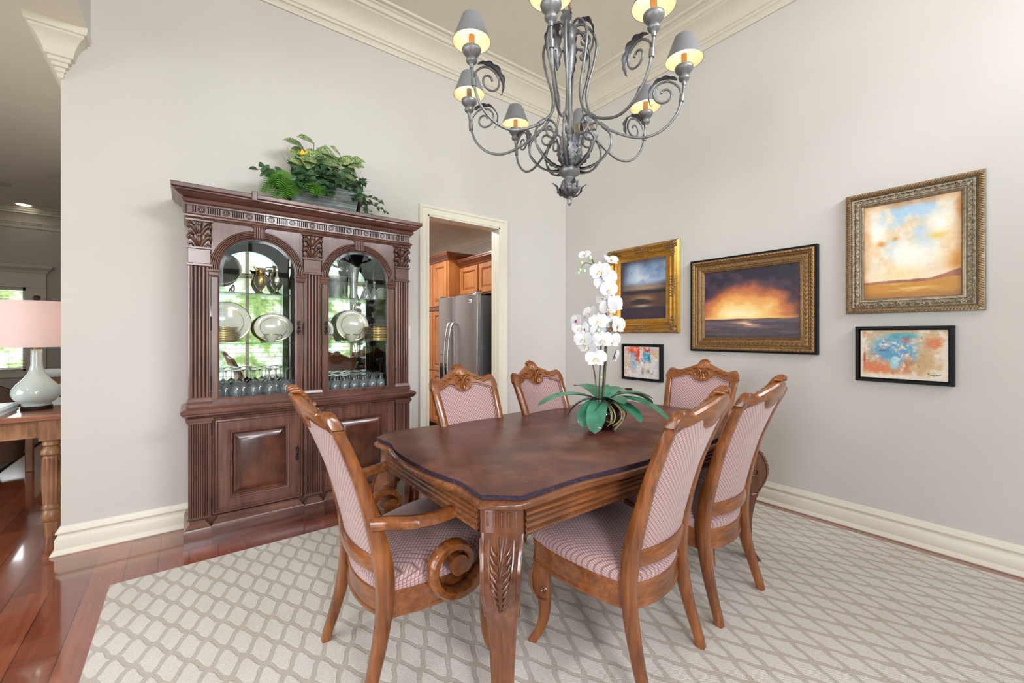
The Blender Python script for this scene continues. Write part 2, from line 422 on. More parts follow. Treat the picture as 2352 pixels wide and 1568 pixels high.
# window wall behind the camera, with two window openings
ZW0, ZW1 = 0.45, 2.95
WIN = [(-0.42, 1.45), (2.0, 3.3)]  # first opening widened on the left for the added fill lamp
wf = MB(); x = -0.479
for a, b in WIN + [(XB + 0.12, None)]:
    wf.box(x, a, YW - 0.12, YW, 0, 3.12)
    if b: wf.box(a, b, YW - 0.12, YW, 0, ZW0); wf.box(a, b, YW - 0.12, YW, ZW1, 3.12); x = b
wf.box(-0.479, XB + 0.12, YW - 0.12, YW, 3.84, ZC).box(-0.479, 0.08, YW - 0.12, YW, 3.12, 3.84).box(3.42, XB + 0.12, YW - 0.12, YW, 3.12, 3.84)
wf.box(-4.35, -3.6, YW - 0.12, YW, 0, ZH + 0.08).box(-1.1, -0.479, YW - 0.12, YW, 0, ZC).box(-3.6, -1.1, YW - 0.12, YW, 0, 0.4).box(-3.6, -1.1, YW - 0.12, YW, 2.9, ZH + 0.08)
struct('wall_front', wf, M['wall'], smooth=0)
wl = MB().box(-4.35, -4.2, YW, -1.4, 0, ZH).box(-4.35, -4.2, 0.3, 1.3, 0, ZH).box(-4.35, -4.2, -1.4, 0.3, 0, 0.4).box(-4.35, -4.2, -1.4, 0.3, 2.8, ZH).box(-4.35, -4.2, 4.1, 9.12, 0, ZH).box(-4.35, -4.2, 1.3, 4.1, 0, 0.4).box(-4.35, -4.2, 1.3, 4.1, 2.8, ZH)
struct('wall_left', wl, M['hallwall'], smooth=0)
YF = 9.0
FX0, FX1, FZ0, FZ1 = -3.3, -1.842, 0.78, 1.975
wv = MB().box(-4.35, FX0, YF, YF + 0.12, 0, ZH).box(FX1, -0.48, YF, YF + 0.12, 0, ZH).box(FX0, FX1, YF, YF + 0.12, 0, FZ0).box(FX0, FX1, YF, YF + 0.12, FZ1, ZH)
struct('wall_far', wv, M['hallwall'], smooth=0)
struct('wall_partition', MB().box(XA, XA + 0.12, 3.74, YF, 0, ZH), M['hallwall'], smooth=0)
struct('wall_kitchen', MB().box(XA + 0.12, 3.40, 7.0, 7.1, 0, ZK).box(3.40, 3.5, 3.74, 7.1, 0, ZK), M['wall'], smooth=0)
struct('ceiling_kitchen', MB().box(XA + 0.12, 3.5, 3.74, 7.1, ZK, ZK + 0.06), M['ceiling'], smooth=0)

BASE = [(0, 0), (0.040, 0), (0.042, 0.006), (0.036, 0.016), (0.024, 0.030), (0.024, 0.090), (0.020, 0.098), (0.009, 0.108), (0.010, 0.114), (0.021, 0.121), (0.022, 0.127), (0.016, 0.139), (0.012, 0.141), (0.009, 0.150), (0.005, 0.158), (0, 0.160)]
CROWN = [(0, -0.285), (0.013, -0.285), (0.020, -0.270), (0.020, -0.240), (0.030, -0.236), (0.036, -0.218), (0.046, -0.212), (0.058, -0.172), (0.085, -0.132), (0.120, -0.100), (0.142, -0.088), (0.142, -0.070), (0.158, -0.064), (0.170, -0.040), (0.186, -0.032), (0.186, -0.020), (0.215, -0.016), (0.222, 0), (0, 0)]
struct('baseboard_right', MB().profile(BASE, [(XB, YW), (XB, YA), (2.700, YA)]), M['trim'])
struct('baseboard_left', MB().profile(BASE, [(1.690, YA), (XA, YA), (XA, YF)]), M['trim'])
struct('trim_1', MB().profile(CROWN, [(XB, YW), (XB, YA), (-0.479, YA), (-0.479, YW)], ZC), M['ctrim'])
CAP = [(0, -0.285), (0.010, -0.280), (0.014, -0.266), (0.014, -0.252), (0.022, -0.246), (0.022, -0.226), (0.034, -0.222), (0.034, -0.200), (0.046, -0.196), (0.048, -0.176), (0.060, -0.172), (0.062, -0.158), (0.068, -0.130), (0.082, -0.098), (0.100, -0.068), (0.112, -0.058), (0.112, -0.046), (0.124, -0.042), (0.130, -0.016), (0.130, 0), (0, 0)]
struct('trim_2', MB().profile(CAP, [(XA, YF), (XA, YA), (XA + 0.0006, YA), (XA + 0.0006, YA + 0.05)], ZH, left=False), M['ctrim'], smooth=25)
HC = [(d * 0.8, z) for d, z in CROWN]
struct('trim_3', MB().profile(HC, [(-0.6, YF), (-4.2, YF), (-4.2, YW)], ZH), M['htrim'])
struct('trim_4', MB().profile([(d * 0.6, z * 0.55) for d, z in CROWN], [(3.40, 3.74), (3.40, 7.0), (XA + 0.12, 7.0)], ZK), M['trim'])
# doorway to the kitchen: casing and jamb lining
CAS = [(0, 0), (0, 0.016), (0.006, 0.020), (0.014, 0.020), (0.018, 0.014), (0.056, 0.018), (0.062, 0.026), (0.082, 0.031), (0.088, 0.026), (0.088, 0)]
dm = MB().profile(CAS, [(DX0, 0), (DX0, DZ), (DX1, DZ), (DX1, 0)])
dm.v = [(a, YA - c, b) for a, b, c in dm.v]
d1 = struct('door_1', dm, M['trim'])
jm = MB().box(DX0 - 0.004, DX0 + 0.014, YA - 0.012, 3.745, 0, DZ + 0.004).box(DX1 - 0.014, DX1 + 0.004, YA - 0.012, 3.745, 0, DZ + 0.004).box(DX0, DX1, YA - 0.012, 3.745, DZ - 0.014, DZ + 0.004)
jm.build('jamb', M['trim'], d1, smooth=0)

def window(name, x0, x1, z0, z1, y, inward, mat, cols=2, slat=True, trans=None, topbar=None, n=34):
    """window in an opening of a wall parallel to X; inward = +1 when the room lies on +Y"""
    q = inward
    bar = MB()
    w = 0.05
    yy = (y - q * 0.075, y - q * 0.045)
    lo, hi = min(yy), max(yy)
    bar.box(x0, x0 + w, lo, hi, z0, z1).box(x1 - w, x1, lo, hi, z0, z1).box(x0, x1, lo, hi, z0, z0 + w).box(x0, x1, lo, hi, z1 - w, z1)
    for k in range(1, cols):
        xx = x0 + (x1 - x0) * k / cols; bar.box(xx - 0.028, xx + 0.028, lo, hi, z0, z1)
    if topbar: bar.box(x0, x1, lo, hi, topbar - 0.045, topbar + 0.045)
    o = bar.build(name, mat, kind='structure', bevel=0.004)
    MB().box(x0, x1, y - q * 0.062 - 0.002, y - q * 0.062 + 0.002, z0, z1).build('pane', M['pane'], o, smooth=0)
    if slat:
        s = MB(); dz = (z1 - z0 - 0.06) / n
        for k in range(n):
            zc = z0 + 0.03 + dz * k
            s.loft([[(x0 + 0.01, y - q * 0.005, zc), (x0 + 0.01, y - q * 0.042, zc + 0.006), (x0 + 0.01, y - q * 0.042, zc + 0.009), (x0 + 0.01, y - q * 0.005, zc + 0.003)],
                    [(x1 - 0.01, y - q * 0.005, zc), (x1 - 0.01, y - q * 0.042, zc + 0.006), (x1 - 0.01, y - q * 0.042, zc + 0.009), (x1 - 0.01, y - q * 0.005, zc + 0.003)]])
        for t in (0.12, 0.88):
            xx = x0 + (x1 - x0) * t; s.box(xx - 0.002, xx + 0.002, y - q * 0.026, y - q * 0.022, z0, z1)
        b = s.build('blind', M['white'], o, smooth=0)
    c = MB(); W_ = 0.11
    c.profile(CAS, [(x0, z0), (x0, z1), (x1, z1), (x1, z0)], closed=True)
    c.v = [(a, y + q * cc, b) for a, b, cc in c.v]
    c.build('casing', mat, o)
    return o
for k, (a, b) in enumerate(WIN):
    window('window_%d' % (k + 1), a, b, ZW0, ZW1, YW, 1, M['htrim'], cols=3 if k == 0 else 2, topbar=2.35, n=30)
window('window_5', -3.6, -1.1, 0.4, 2.9, YW, 1, M['htrim'], cols=3, slat=False, topbar=2.3)  # unseen hall window, added for the front fill lamp
window('window_6', 0.08, 3.42, 3.12, 3.84, YW, 1, M['htrim'], cols=4, slat=False)  # unseen high window, added for a fill lamp the mirror cannot see
# living room window with a broad flat casing and a moulded cap
w3 = window('window_3', FX0, FX1, FZ0, FZ1, YF, -1, M['htrim'], cols=2, n=26)
fc = MB().box(FX1, FX1 + 0.195, YF - 0.03, YF, 0.6, FZ1 + 0.01).box(FX0 - 0.195, FX0, YF - 0.03, YF, 0.6, FZ1 + 0.01).box(FX0 - 0.195, FX1 + 0.195, YF - 0.036, YF, FZ1, FZ1 + 0.215).box(FX0 - 0.20, FX1 + 0.20, YF - 0.046, YF, FZ1 - 0.002, FZ1 + 0.012)
fc.profile([(0, 0), (0.02, 0), (0.026, 0.02), (0.03, 0.03), (0.06, 0.06), (0.075, 0.07), (0.075, 0.085), (0.082, 0.09), (0.082, 0.105), (0, 0.105)], [(FX0 - 0.195, YF), (FX0 - 0.195, YF - 0.036), (FX1 + 0.195, YF - 0.036), (FX1 + 0.195, YF)], FZ1 + 0.205, left=False)
fc.build('cap_casing', M['htrim'], w3, smooth=20)
# hall windows added out of view on the left, for the fill lamps
b4 = MB().box(-4.30, -4.26, 1.3, 4.1, 0.4, 0.45).box(-4.30, -4.26, 1.3, 4.1, 2.75, 2.8)
for k in range(5):
    yy = 1.3 + 2.75 * k / 4; b4.box(-4.30, -4.26, yy, yy + 0.05, 0.4, 2.8)
b4.box(-4.30, -4.26, -1.4, 0.3, 0.4, 0.45).box(-4.30, -4.26, -1.4, 0.3, 2.75, 2.8)
for k in range(4):
    yy = -1.4 + 1.65 * k / 3; b4.box(-4.30, -4.26, yy, yy + 0.05, 0.4, 2.8)
w4 = b4.build('window_4', M['htrim'], kind='structure')
MB().box(-4.282, -4.278, 1.3, 4.1, 0.4, 2.8).box(-4.282, -4.278, -1.4, 0.3, 0.4, 2.8).build('pane', M['pane'], w4, smooth=0)
# light switch beside the cabinet
lsw = MB().box(1.525, 1.600, YA - 0.007, YA - 0.0005, 1.262, 1.378).build('light_switch', M['white'], bevel=0.002)
tag(lsw, 'cream light switch plate between the cabinet and the kitchen doorway', 'light switch')
MB().box(1.556, 1.569, YA - 0.012, YA - 0.006, 1.306, 1.334).build('toggle', M['white'], lsw)
# recessed light in the living room ceiling
can = thing('recessed_light', 'round lit recessed light in the hall ceiling, above the window', 'ceiling light', (-1.82, 8.75, ZH - 0.004))
MB().lathe([(0.075, 0.003), (0.098, 0.003), (0.098, -0.006), (0.075, -0.004)], 28).build('trim_ring', M['white'], can)
MB().lathe([(0.0001, 0.0), (0.074, 0.0)], 28).build('lens', M['canlight'], can)
det = thing('ceiling_speaker', 'round white flush grille at the picture edge, in the hall ceiling', 'ceiling fitting', (-1.82, 7.68, ZH - 0.002))
MB().lathe([(0.0001, -0.012), (0.10, -0.012), (0.125, -0.006), (0.127, 0.001)], 28).build('cover', M['htrim'], det)

# rug
rg = MB()
rx0, rx1, ry0, ry1 = -0.325, 3.445, -1.3, 2.985
rg.loft([[(rx0, ry0, 0.0005), (rx1, ry0, 0.0005), (rx1, ry1, 0.0005), (rx0, ry1, 0.0005)], [(rx0, ry0, 0.009), (rx1, ry0, 0.009), (rx1, ry1, 0.009), (rx0, ry1, 0.009)],
         [(rx0 + .006, ry0 + .006, 0.013), (rx1 - .006, ry0 + .006, 0.013), (rx1 - .006, ry1 - .006, 0.013), (rx0 + .006, ry1 - .006, 0.013)]])
rug = rg.build('area_rug', M['rug'], smooth=50)
tag(rug, 'large cream area rug with a tan diamond trellis under the dining table', 'rug')
RZ = 0.013
# ------------------------------------------------------------------ china hutch
HX, HY = 0.7155, 3.57
hut = thing('china_hutch', 'tall carved dark brown china hutch with two arched glass doors', 'china cabinet', (HX, HY, 0))
def X(x): return x - HX
def Y(y): return y - HY
YL, YU, YP = 3.255, 3.275, 3.213            # lower column faces, upper column faces, plinth front
# plinth in three stepped pieces with a sloped moulding on top
pl = MB()
PLP = [(-0.03, 0), (0, 0), (0, 0.105), (-0.004, 0.112), (-0.008, 0.116), (-0.018, 0.130), (-0.028, 0.138), (-0.034, 0.152), (-0.03, 0.155)]
def plinth_piece(a, b, y, ends):
    back = 3.565
    path = [(X(a), Y(back)), (X(a), Y(y)), (X(b), Y(y)), (X(b), Y(back))]
    pl.profile(PLP, path, 0, left=False)
plinth_piece(-0.027, 0.112, YP, 1); plinth_piece(1.315, 1.458, YP, 1); plinth_piece(0.640, 0.770, YP, 1)
plinth_piece(0.112, 0.640, YP + 0.018, 0); plinth_piece(0.770, 1.315, YP + 0.018, 0)
pl.build('plinth', M['hutchx'], hut, smooth=30)
# lower case body
ca = MB().box(X(0.0), X(1.43), Y(YL + 0.03), Y(3.565), 0.01, 0.79)
ca.build('lower_case', M['hutch'], hut, bevel=0.002)
def column(x0, x1, y, z0, z1, n, name, r=0.0055):
    """fluted pilaster: a flat plate with rounded reeds between dark grooves"""
    w = (x1 - x0); m = 0.006; step = (w - 2 * m) / n; plan = []
    for k in range(n):
        for j in range(7):
            t = j / 6; plan.append((x0 + m + step * (k + 0.06 + 0.88 * t), y + r - r * math.sqrt(max(0, 1 - (2 * t - 1) ** 2)) * 0.9))
        if k < n - 1: plan.append((x0 + m + step * (k + 1), y + r + 0.004))
    plan = [(x0, y + r), (x0 + m * 0.8, y + r)] + plan + [(x1 - m * 0.8, y + r), (x1, y + r), (x1, y + 0.03), (x0, y + 0.03)]
    mb = MB().loft([[(X(a), Y(b), z) for a, b in plan] for z in (z0, z1)])
    o = mb.build(name, M['hutch'], hut, smooth=30); gz = MB()
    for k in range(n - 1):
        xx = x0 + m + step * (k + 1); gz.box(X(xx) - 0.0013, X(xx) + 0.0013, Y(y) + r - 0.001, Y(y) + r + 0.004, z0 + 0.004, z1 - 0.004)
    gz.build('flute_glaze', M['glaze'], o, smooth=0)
    return o
def block(mb, x0, x1, y, z0, z1, steps):
    """stack of mouldings: steps [(z, out)] wrapped round the front and the sides"""
    prof = [(o, z) for z, o in steps]
    prof = [(-0.02, steps[0][0])] + prof + [(-0.02, steps[-1][0])]
    mb.profile(prof, [(X(x0), Y(y + 0.03)), (X(x0), Y(y)), (X(x1), Y(y)), (X(x1), Y(y + 0.03))], 0, left=False)
COLS = [(-0.005, 0.108), (0.646, 0.764), (1.322, 1.435)]
for a, b in COLS:
    column(a, b, YL, 0.165, 0.745, 9, 'lower_column', 0.0045)
for a, b in COLS:
    lb = MB()
    block(lb, a, b, YL, 0, 0, [(0.745, 0.0), (0.748, 0.004), (0.757, 0.004), (0.760, 0.010), (0.772, 0.012), (0.780, 0.012)])
    lb.build('column_cap', M['hutchx'], hut, smooth=30); lb = MB()
    block(lb, a, b, YL, 0, 0, [(0.155, 0.004), (0.163, 0.004), (0.168, 0.0)])
    lb.build('column_base', M['hutchx'], hut, smooth=30)
# waist moulding all round
WA = [(-0.06, 0.776), (0.0, 0.776), (0.006, 0.786), (0.020, 0.792), (0.030, 0.800), (0.030, 0.806), (0.038, 0.812), (0.040, 0.828), (0.034, 0.836), (0.020, 0.842), (0.0, 0.850), (-0.06, 0.850)]
MB().profile(WA, [(X(-0.003), Y(3.565)), (X(-0.003), Y(YL)), (X(1.434), Y(YL)), (X(1.434), Y(3.565))], 0, left=False).build('waist_moulding', M['hutchx'], hut, smooth=25)
MB().box(X(0.0), X(1.43), Y(YL), Y(3.565), 0.80, 0.86).build('deck', M['hutchx'], hut)

def rings(mb, x0, x1, z0, z1, seq):
    rr = []
    for i, y in seq:
        rr.append([(X(x0 + i), Y(y), z0 + i), (X(x1 - i), Y(y), z0 + i), (X(x1 - i), Y(y), z1 - i), (X(x0 + i), Y(y), z1 - i)])
    mb.loft(rr, True, False); n = len(mb.v); mb.f.append((n - 4, n - 3, n - 2, n - 1)); return mb
def escutcheon(x, y, z, par):
    e = MB(); px, py = X(x), Y(y)
    e.ball((px, py - 0.002, z), 0.0105, 8, (0.8, 0.35, 1.25))
    for s in (-1, 1):
        for q in (-1, 1):
            e.tube(spiral((px + q * 0.007, py - 0.002, z + s * 0.026), 0.008, 0.002, 1.1, 12, PI / 2 * s, (q, 0, 0)), 0.0024, 5)
            e.tube(spiral((px + q * 0.005, py - 0.002, z + s * 0.041), 0.006, 0.002, 1.0, 10, -PI / 2 * s, (q, 0, 0)), 0.002, 5)
        e.tube([(px, py - 0.002, z), (px, py - 0.003, z + s * 0.036), (px, py - 0.002, z + s * 0.052)], [0.004, 0.003, 0.001], 6)
    o = e.build('escutcheon', M['iron'], par, smooth=60)
    MB().tube(spiral((px, py - 0.010, z - 0.004), 0.008, 0.008, 1.0, 16, PI / 2), 0.002, 6).build('ring_pull', M['iron'], o, smooth=60)
def hinge(x, y, z, par, h=0.05):
    h_ = MB(); h_.tube([(X(x), Y(y), z - h / 2), (X(x), Y(y), z + h / 2)], 0.0042, 8)
    h_.ball((X(x), Y(y), z + h / 2 + 0.003), 0.005, 6); h_.ball((X(x), Y(y), z - h / 2 - 0.003), 0.005, 6)
    h_.build('hinge', M['iron'], par, smooth=60)
for k, (a, b) in enumerate([(0.114, 0.638), (0.772, 1.314)]):
    yd = YL + 0.010
    fr = MB()
    rings(fr, a, b, 0.158, 0.772, [(0.0, yd + 0.02), (0.0, yd + 0.004), (0.005, yd), (0.010, yd + 0.001), (0.014, yd + 0.006), (0.018, yd + 0.001), (0.026, yd), (0.030, yd + 0.005), (0.034, yd + 0.001),
                                   (0.078, yd), (0.084, yd + 0.001), (0.088, yd - 0.003), (0.096, yd - 0.001), (0.101, yd + 0.008), (0.106, yd + 0.008)])
    # open the middle for the panel
    fr.f.pop()
    d = fr.build('lower_door', M['hutch'], hut, smooth=20)
    pn = MB(); rings(pn, a + 0.104, b - 0.104, 0.262, 0.668, [(0.0, yd + 0.012), (0.002, yd + 0.008), (0.008, yd + 0.002), (0.012, yd + 0.009), (0.016, yd + 0.009), (0.022, yd + 0.006), (0.052, yd - 0.005), (0.056, yd - 0.006)])
    pn.build('raised_panel', M['hpanel'], d, smooth=20)
    if k == 0:
        escutcheon(b - 0.035, yd, 0.467, d)
        for z in (0.235, 0.70): hinge(a - 0.003, yd - 0.002, z, d)
    else:
        escutcheon(a + 0.035, yd, 0.467, d)
        for z in (0.235, 0.70): hinge(b + 0.003, yd - 0.002, z, d)
# upper case: sides, top, rear mirror
up = MB().box(X(0.0), X(0.022), Y(YU + 0.028), Y(3.565), 0.85, 2.10).box(X(1.408), X(1.43), Y(YU + 0.028), Y(3.565), 0.85, 2.10)
up.box(X(0.0), X(1.43), Y(YU + 0.028), Y(3.565), 2.03, 2.12).box(X(0.694), X(0.716), Y(YU + 0.028), Y(YU + 0.05), 0.85, 2.03)
for a, b in COLS: up.box(X(a), X(b), Y(YU + 0.012), Y(YU + 0.045), 0.85, 2.05)
up.build('upper_case', M['hutch'], hut, bevel=0.0015)
MB().box(X(0.022), X(1.408), Y(3.548), Y(3.562), 0.86, 2.03).build('mirror_back', M['mirror'], hut, smooth=0)
for z in (1.239, 1.577):
    MB().box(X(0.024), X(1.406), Y(YU + 0.06), Y(3.545), z - 0.004, z + 0.004).build('glass_shelf', M['shelfglass'], hut, smooth=0)
# upper pilasters
for a, b in COLS:
    column(a, b, YU, 0.905, 1.728, 5, 'upper_column', 0.007)
for a, b in COLS:
    ub = MB()
    block(ub, a, b, YU, 0, 0, [(0.852, 0.010), (0.866, 0.010), (0.872, 0.006), (0.880, 0.008), (0.890, 0.004), (0.900, 0.002), (0.906, -0.002)])
    ub.build('column_base', M['hutchx'], hut, smooth=30); ub = MB()
    block(ub, a, b, YU, 0, 0, [(1.726, 0.0), (1.730, 0.007), (1.742, 0.007), (1.746, -0.001), (1.832, -0.001), (1.836, 0.008), (1.846, 0.008), (1.850, -0.004)])
    ub.build('column_plaque', M['hutchx'], hut, smooth=30); ub = MB()
    block(ub, a, b, YU, 0, 0, [(2.004, -0.004), (2.006, 0.012), (2.016, 0.014), (2.020, 0.010)])
    ub.build('column_cap', M['hutchx'], hut, smooth=30)
def capital(xc, w):
    c = MB(); y = Y(YU) + 0.006; xc = X(xc)
    c.box(xc - w * 0.40, xc + w * 0.40, y, y + 0.02, 1.848, 2.006)
    for z0, sc in ((1.850, 1.0), (1.918, 1.0)):
        c.tube(bez([(xc, y - 0.002, z0), (xc, y - 0.012, z0 + 0.03), (xc, y - 0.016, z0 + 0.058), (xc, y - 0.024, z0 + 0.072), (xc, y - 0.026, z0 + 0.064)], 4), [0.010 + 0.006 * math.sin(PI * k / 16) for k in range(17)], 8, flat=(1.0, 0.5), up=(0, 1, 0))
        for s in (-1, 1):
            c.tube(bez([(xc + s * 0.010, y, z0), (xc + s * 0.020, y - 0.010, z0 + 0.026), (xc + s * 0.034, y - 0.014, z0 + 0.050), (xc + s * 0.050, y - 0.016, z0 + 0.062), (xc + s * 0.056, y - 0.017, z0 + 0.050), (xc + s * 0.050, y - 0.017, z0 + 0.046)], 4), [0.007 + 0.005 * math.sin(PI * k / 20) for k in range(21)], 7)
            c.ball((xc + s * 0.050, y - 0.017, z0 + 0.054), 0.0085, 7)
            c.tube(bez([(xc + s * 0.028, y, z0), (xc + s * 0.038, y - 0.008, z0 + 0.014), (xc + s * 0.050, y - 0.010, z0 + 0.020), (xc + s * 0.053, y - 0.01, z0 + 0.010)], 4), 0.006, 6)
            c.ball((xc + s * 0.050, y - 0.010, z0 + 0.013), 0.007, 6)
    for s in (-1, 1):
        c.tube(spiral((xc + s * 0.044, y - 0.012, 1.984), 0.017, 0.004, 1.25, 18, PI, (s, 0, 0)), 0.006, 6)
    c.ball((xc, y - 0.012, 1.994), 0.016, 8, (1.2, 0.6, 0.8))
    c.build('capital', M['carved'], hut, smooth=60)
for a, b in COLS: capital((a + b) / 2, b - a)
# upper doors with arched glass
def arch_pts(xc, hw, z0, zs, n=28):
    p = [(xc - hw, z0), (xc - hw, (z0 + zs) / 2)]
    p += [(xc - hw * math.cos(PI * k / n), zs + hw * math.sin(PI * k / n)) for k in range(n + 1)]
    p += [(xc + hw, (z0 + zs) / 2), (xc + hw, z0)]; return p
for k, (a, b) in enumerate([(0.112, 0.640), (0.770, 1.318)]):
    xc = (0.3745, 1.0355)[k]; hw = 0.2195; z0, zs = 0.893, 1.716; yd = YU + 0.010; t = 0.024
    inner = arch_pts(xc, hw, z0, zs); outer = []
    zt = 2.022; zb = 0.856
    for (px, pz) in inner:
        if pz <= z0 + 1e-6: outer.append((a if px < xc else b, zb))
        elif pz < zs - 1e-6: outer.append((a if px < xc else b, pz))
        else:
            dx, dz = px - xc, pz - zs
            s = min(((b - xc) / dx) if dx > 1e-6 else ((a - xc) / dx if dx < -1e-6 else 1e9), (zt - zs) / dz if dz > 1e-6 else 1e9)
            outer.append((xc + dx * s, zs + dz * s))
    # make sure the two upper corners are corners
    for cx in (a, b):
        j = min(range(len(outer)), key=lambda q: (outer[q][0] - cx) ** 2 + (outer[q][1] - zt) ** 2); outer[j] = (cx, zt)
    P = lambda pts, y: [(X(p), Y(y), q) for p, q in pts]
    ins = arch_pts(xc, hw - 0.0, z0, zs); bevo = arch_pts(xc, hw + 0.010, z0 - 0.010, zs)
    dm = MB().loft([P(outer, yd + t), P(outer, yd), P(bevo, yd), P(ins, yd + 0.007), P(ins, yd + t), P(outer, yd + t)], True, False)
    d = dm.build('upper_door', M['hutch'], hut, smooth=20)
    gl = MB().loft([P(arch_pts(xc, hw + 0.002, z0 - 0.002, zs), yd + 0.013), P(arch_pts(xc, hw + 0.002, z0 - 0.002, zs), yd + 0.017)])
    gl.build('glass', M['pane'], d, smooth=0)
    o1 = arch_pts(xc, hw, z0, zs); o2 = arch_pts(xc, hw - 0.020, z0 + 0.020, zs)
    MB().loft([P(o1, yd + 0.0115), P(o2, yd + 0.0100), P(o2, yd + 0.0120), P(o1, yd + 0.0120), P(o1, yd + 0.0115)], True, False).build('bevelled_edge', M['bevel'], d, smooth=0)
    # archivolt of three reeds, imposts, keystone
    am = MB(); n = 36; sec = []
    for q in range(4):
        r0 = hw + 0.012 + q * 0.0105
        for j in range(6):
            u = j / 5; sec.append((r0 + 0.0100 * u, 0.010 * math.sqrt(max(0, 1 - (2 * u - 1) ** 2)) + 0.002))
    sec = [(sec[0][0], -0.002)] + sec + [(sec[-1][0], -0.002)]
    am.loft([[(X(xc - r * math.cos(PI * j / n)), Y(yd) - h, zs + r * math.sin(PI * j / n)) for r, h in sec] for j in range(n + 1)])
    amo = am.build('arch_moulding', M['hutchx'], d, smooth=50)
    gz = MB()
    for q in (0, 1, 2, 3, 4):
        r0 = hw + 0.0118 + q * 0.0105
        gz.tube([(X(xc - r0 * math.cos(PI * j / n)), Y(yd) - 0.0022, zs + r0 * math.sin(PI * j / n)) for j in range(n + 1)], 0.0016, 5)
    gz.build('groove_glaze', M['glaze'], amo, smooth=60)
    for s in (-1, 1):
        im = MB(); x0 = xc + s * (hw + 0.034)
        block(im, x0 - 0.024, x0 + 0.024, yd, 0, 0, [(1.664, -0.002), (1.668, 0.006), (1.676, 0.008), (1.680, 0.004), (1.696, 0.006), (1.702, 0.012), (1.714, 0.014), (1.717, 0.010)])
        im.build('impost', M['hutchx'], d, smooth=30)
    ks = MB(); zk0, zk1 = zs + hw + 0.006, 2.012
    for q in range(5):
        xx = xc - 0.026 + 0.013 * q
        ks.loft([[(X(xx + 0.0062 * math.cos(PI * j / 6)), Y(yd) - 0.014 - 0.005 * math.sin(PI * j / 6), z) for j in range(7)] + [(X(xx - 0.0062), Y(yd), z), (X(xx + 0.0062), Y(yd), z)] for z in (zk0, zk1)])
    block(ks, xc - 0.036, xc + 0.036, yd - 0.010, 0, 0, [(2.008, 0.0), (2.010, 0.004), (2.018, 0.008), (2.026, 0.010), (2.030, 0.008)])
    ks.build('keystone', M['hutch'], d, smooth=40)
    sx = b - 0.026 if k == 0 else a + 0.026
    escutcheon(sx, yd, 1.349, d)
    hx = a - 0.002 if k == 0 else b + 0.002
    for z in (0.99, 1.37, 1.92): hinge(hx, yd - 0.003, z, d, 0.07)
# frieze with inlay, mouldings and cornice
fy = YU + 0.002
MB().box(X(-0.010), X(1.441), Y(fy), Y(3.565), 2.040, 2.115).build('frieze', M['hutchx'], hut)
MB().profile([(-0.01, 2.018), (0.004, 2.018), (0.008, 2.026), (0.016, 2.030), (0.018, 2.040), (0.012, 2.047), (0.002, 2.052), (-0.01, 2.052)], [(X(-0.010), Y(3.565)), (X(-0.010), Y(fy)), (X(1.441), Y(fy)), (X(1.441), Y(3.565))], 0, left=False).build('frieze_moulding', M['hutchx'], hut, smooth=25)
fi = MB(); zc = 2.079; yy = Y(fy)
pitch = 1.351 / 10.55; x0 = 0.062
def slot(xx):
    fi.loft([[(X(xx) + 0.0036 * math.cos(2 * PI * j / 10), yy - h, zc + (0.0165 if math.sin(2 * PI * j / 10) > 0 else -0.0165) + 0.0036 * math.sin(2 * PI * j / 10)) for j in range(10)] for h in (-0.001, 0.0012)])
def ringm(xx, r0, r1, h):
    m = 24
    fi.loft([[(X(xx) + r * math.cos(2 * PI * j / m), yy - hh, zc + r * math.sin(2 * PI * j / m)) for j in range(m)] for r, hh in ((r1, -0.001), (r1 - 0.001, h), (r0 + 0.001, h), (r0, -0.001))], True, False)
for q in range(11):
    xx = x0 + q * pitch
    ringm(xx, 0.016, 0.020, 0.003); ringm(xx, 0.0085, 0.0135, 0.002); fi.ball((X(xx), yy, zc), 0.0032, 6)
    if q < 10:
        for j in range(6): slot(xx + pitch / 2 + (j - 2.5) * 0.0118)
for xx in (x0 - 0.043, x0 - 0.031, x0 + 10 * pitch + 0.031, x0 + 10 * pitch + 0.043): slot(xx)
fi.build('frieze_inlay', M['glaze'], hut, smooth=40)
CO = [(-0.02, 2.102), (0.002, 2.102), (0.006, 2.108), (0.018, 2.112), (0.026, 2.118), (0.030, 2.128), (0.027, 2.137), (0.020, 2.141), (0.030, 2.146), (0.044, 2.152), (0.058, 2.164), (0.066, 2.172), (0.070, 2.174), (0.070, 2.180), (0.076, 2.183), (0.082, 2.188), (0.083, 2.208), (0.080, 2.212), (-0.02, 2.212)]
MB().profile(CO, [(X(-0.006), Y(3.565)), (X(-0.006), Y(fy)), (X(1.437), Y(fy)), (X(1.437), Y(3.565))], 0, left=False).build('cornice', M['hutchx'], hut, smooth=25)
MB().box(X(-0.02), X(1.451), Y(fy - 0.012), Y(3.565), 2.10, 2.196).build('top_board', M['hutchx'], hut)
MB().box(X(0.322), X(0.353), Y(fy - 0.098), Y(fy - 0.04), 2.166, 2.228).build('cornice_clip', M['hutch'], hut, bevel=0.004)

# ------------------------------------------------------------------ things inside the hutch
SH0, SH1, SH2 = 0.862, 1.243 + 0.001, 1.581 + 0.001
def lathe_thing(name, prof, mat, loc, label, cat, group=None, n=20, flip=False):
    mb = MB().lathe(prof, n); o = mb.build(name, mat, loc=loc, smooth=60); return tag(o, label, cat, group)
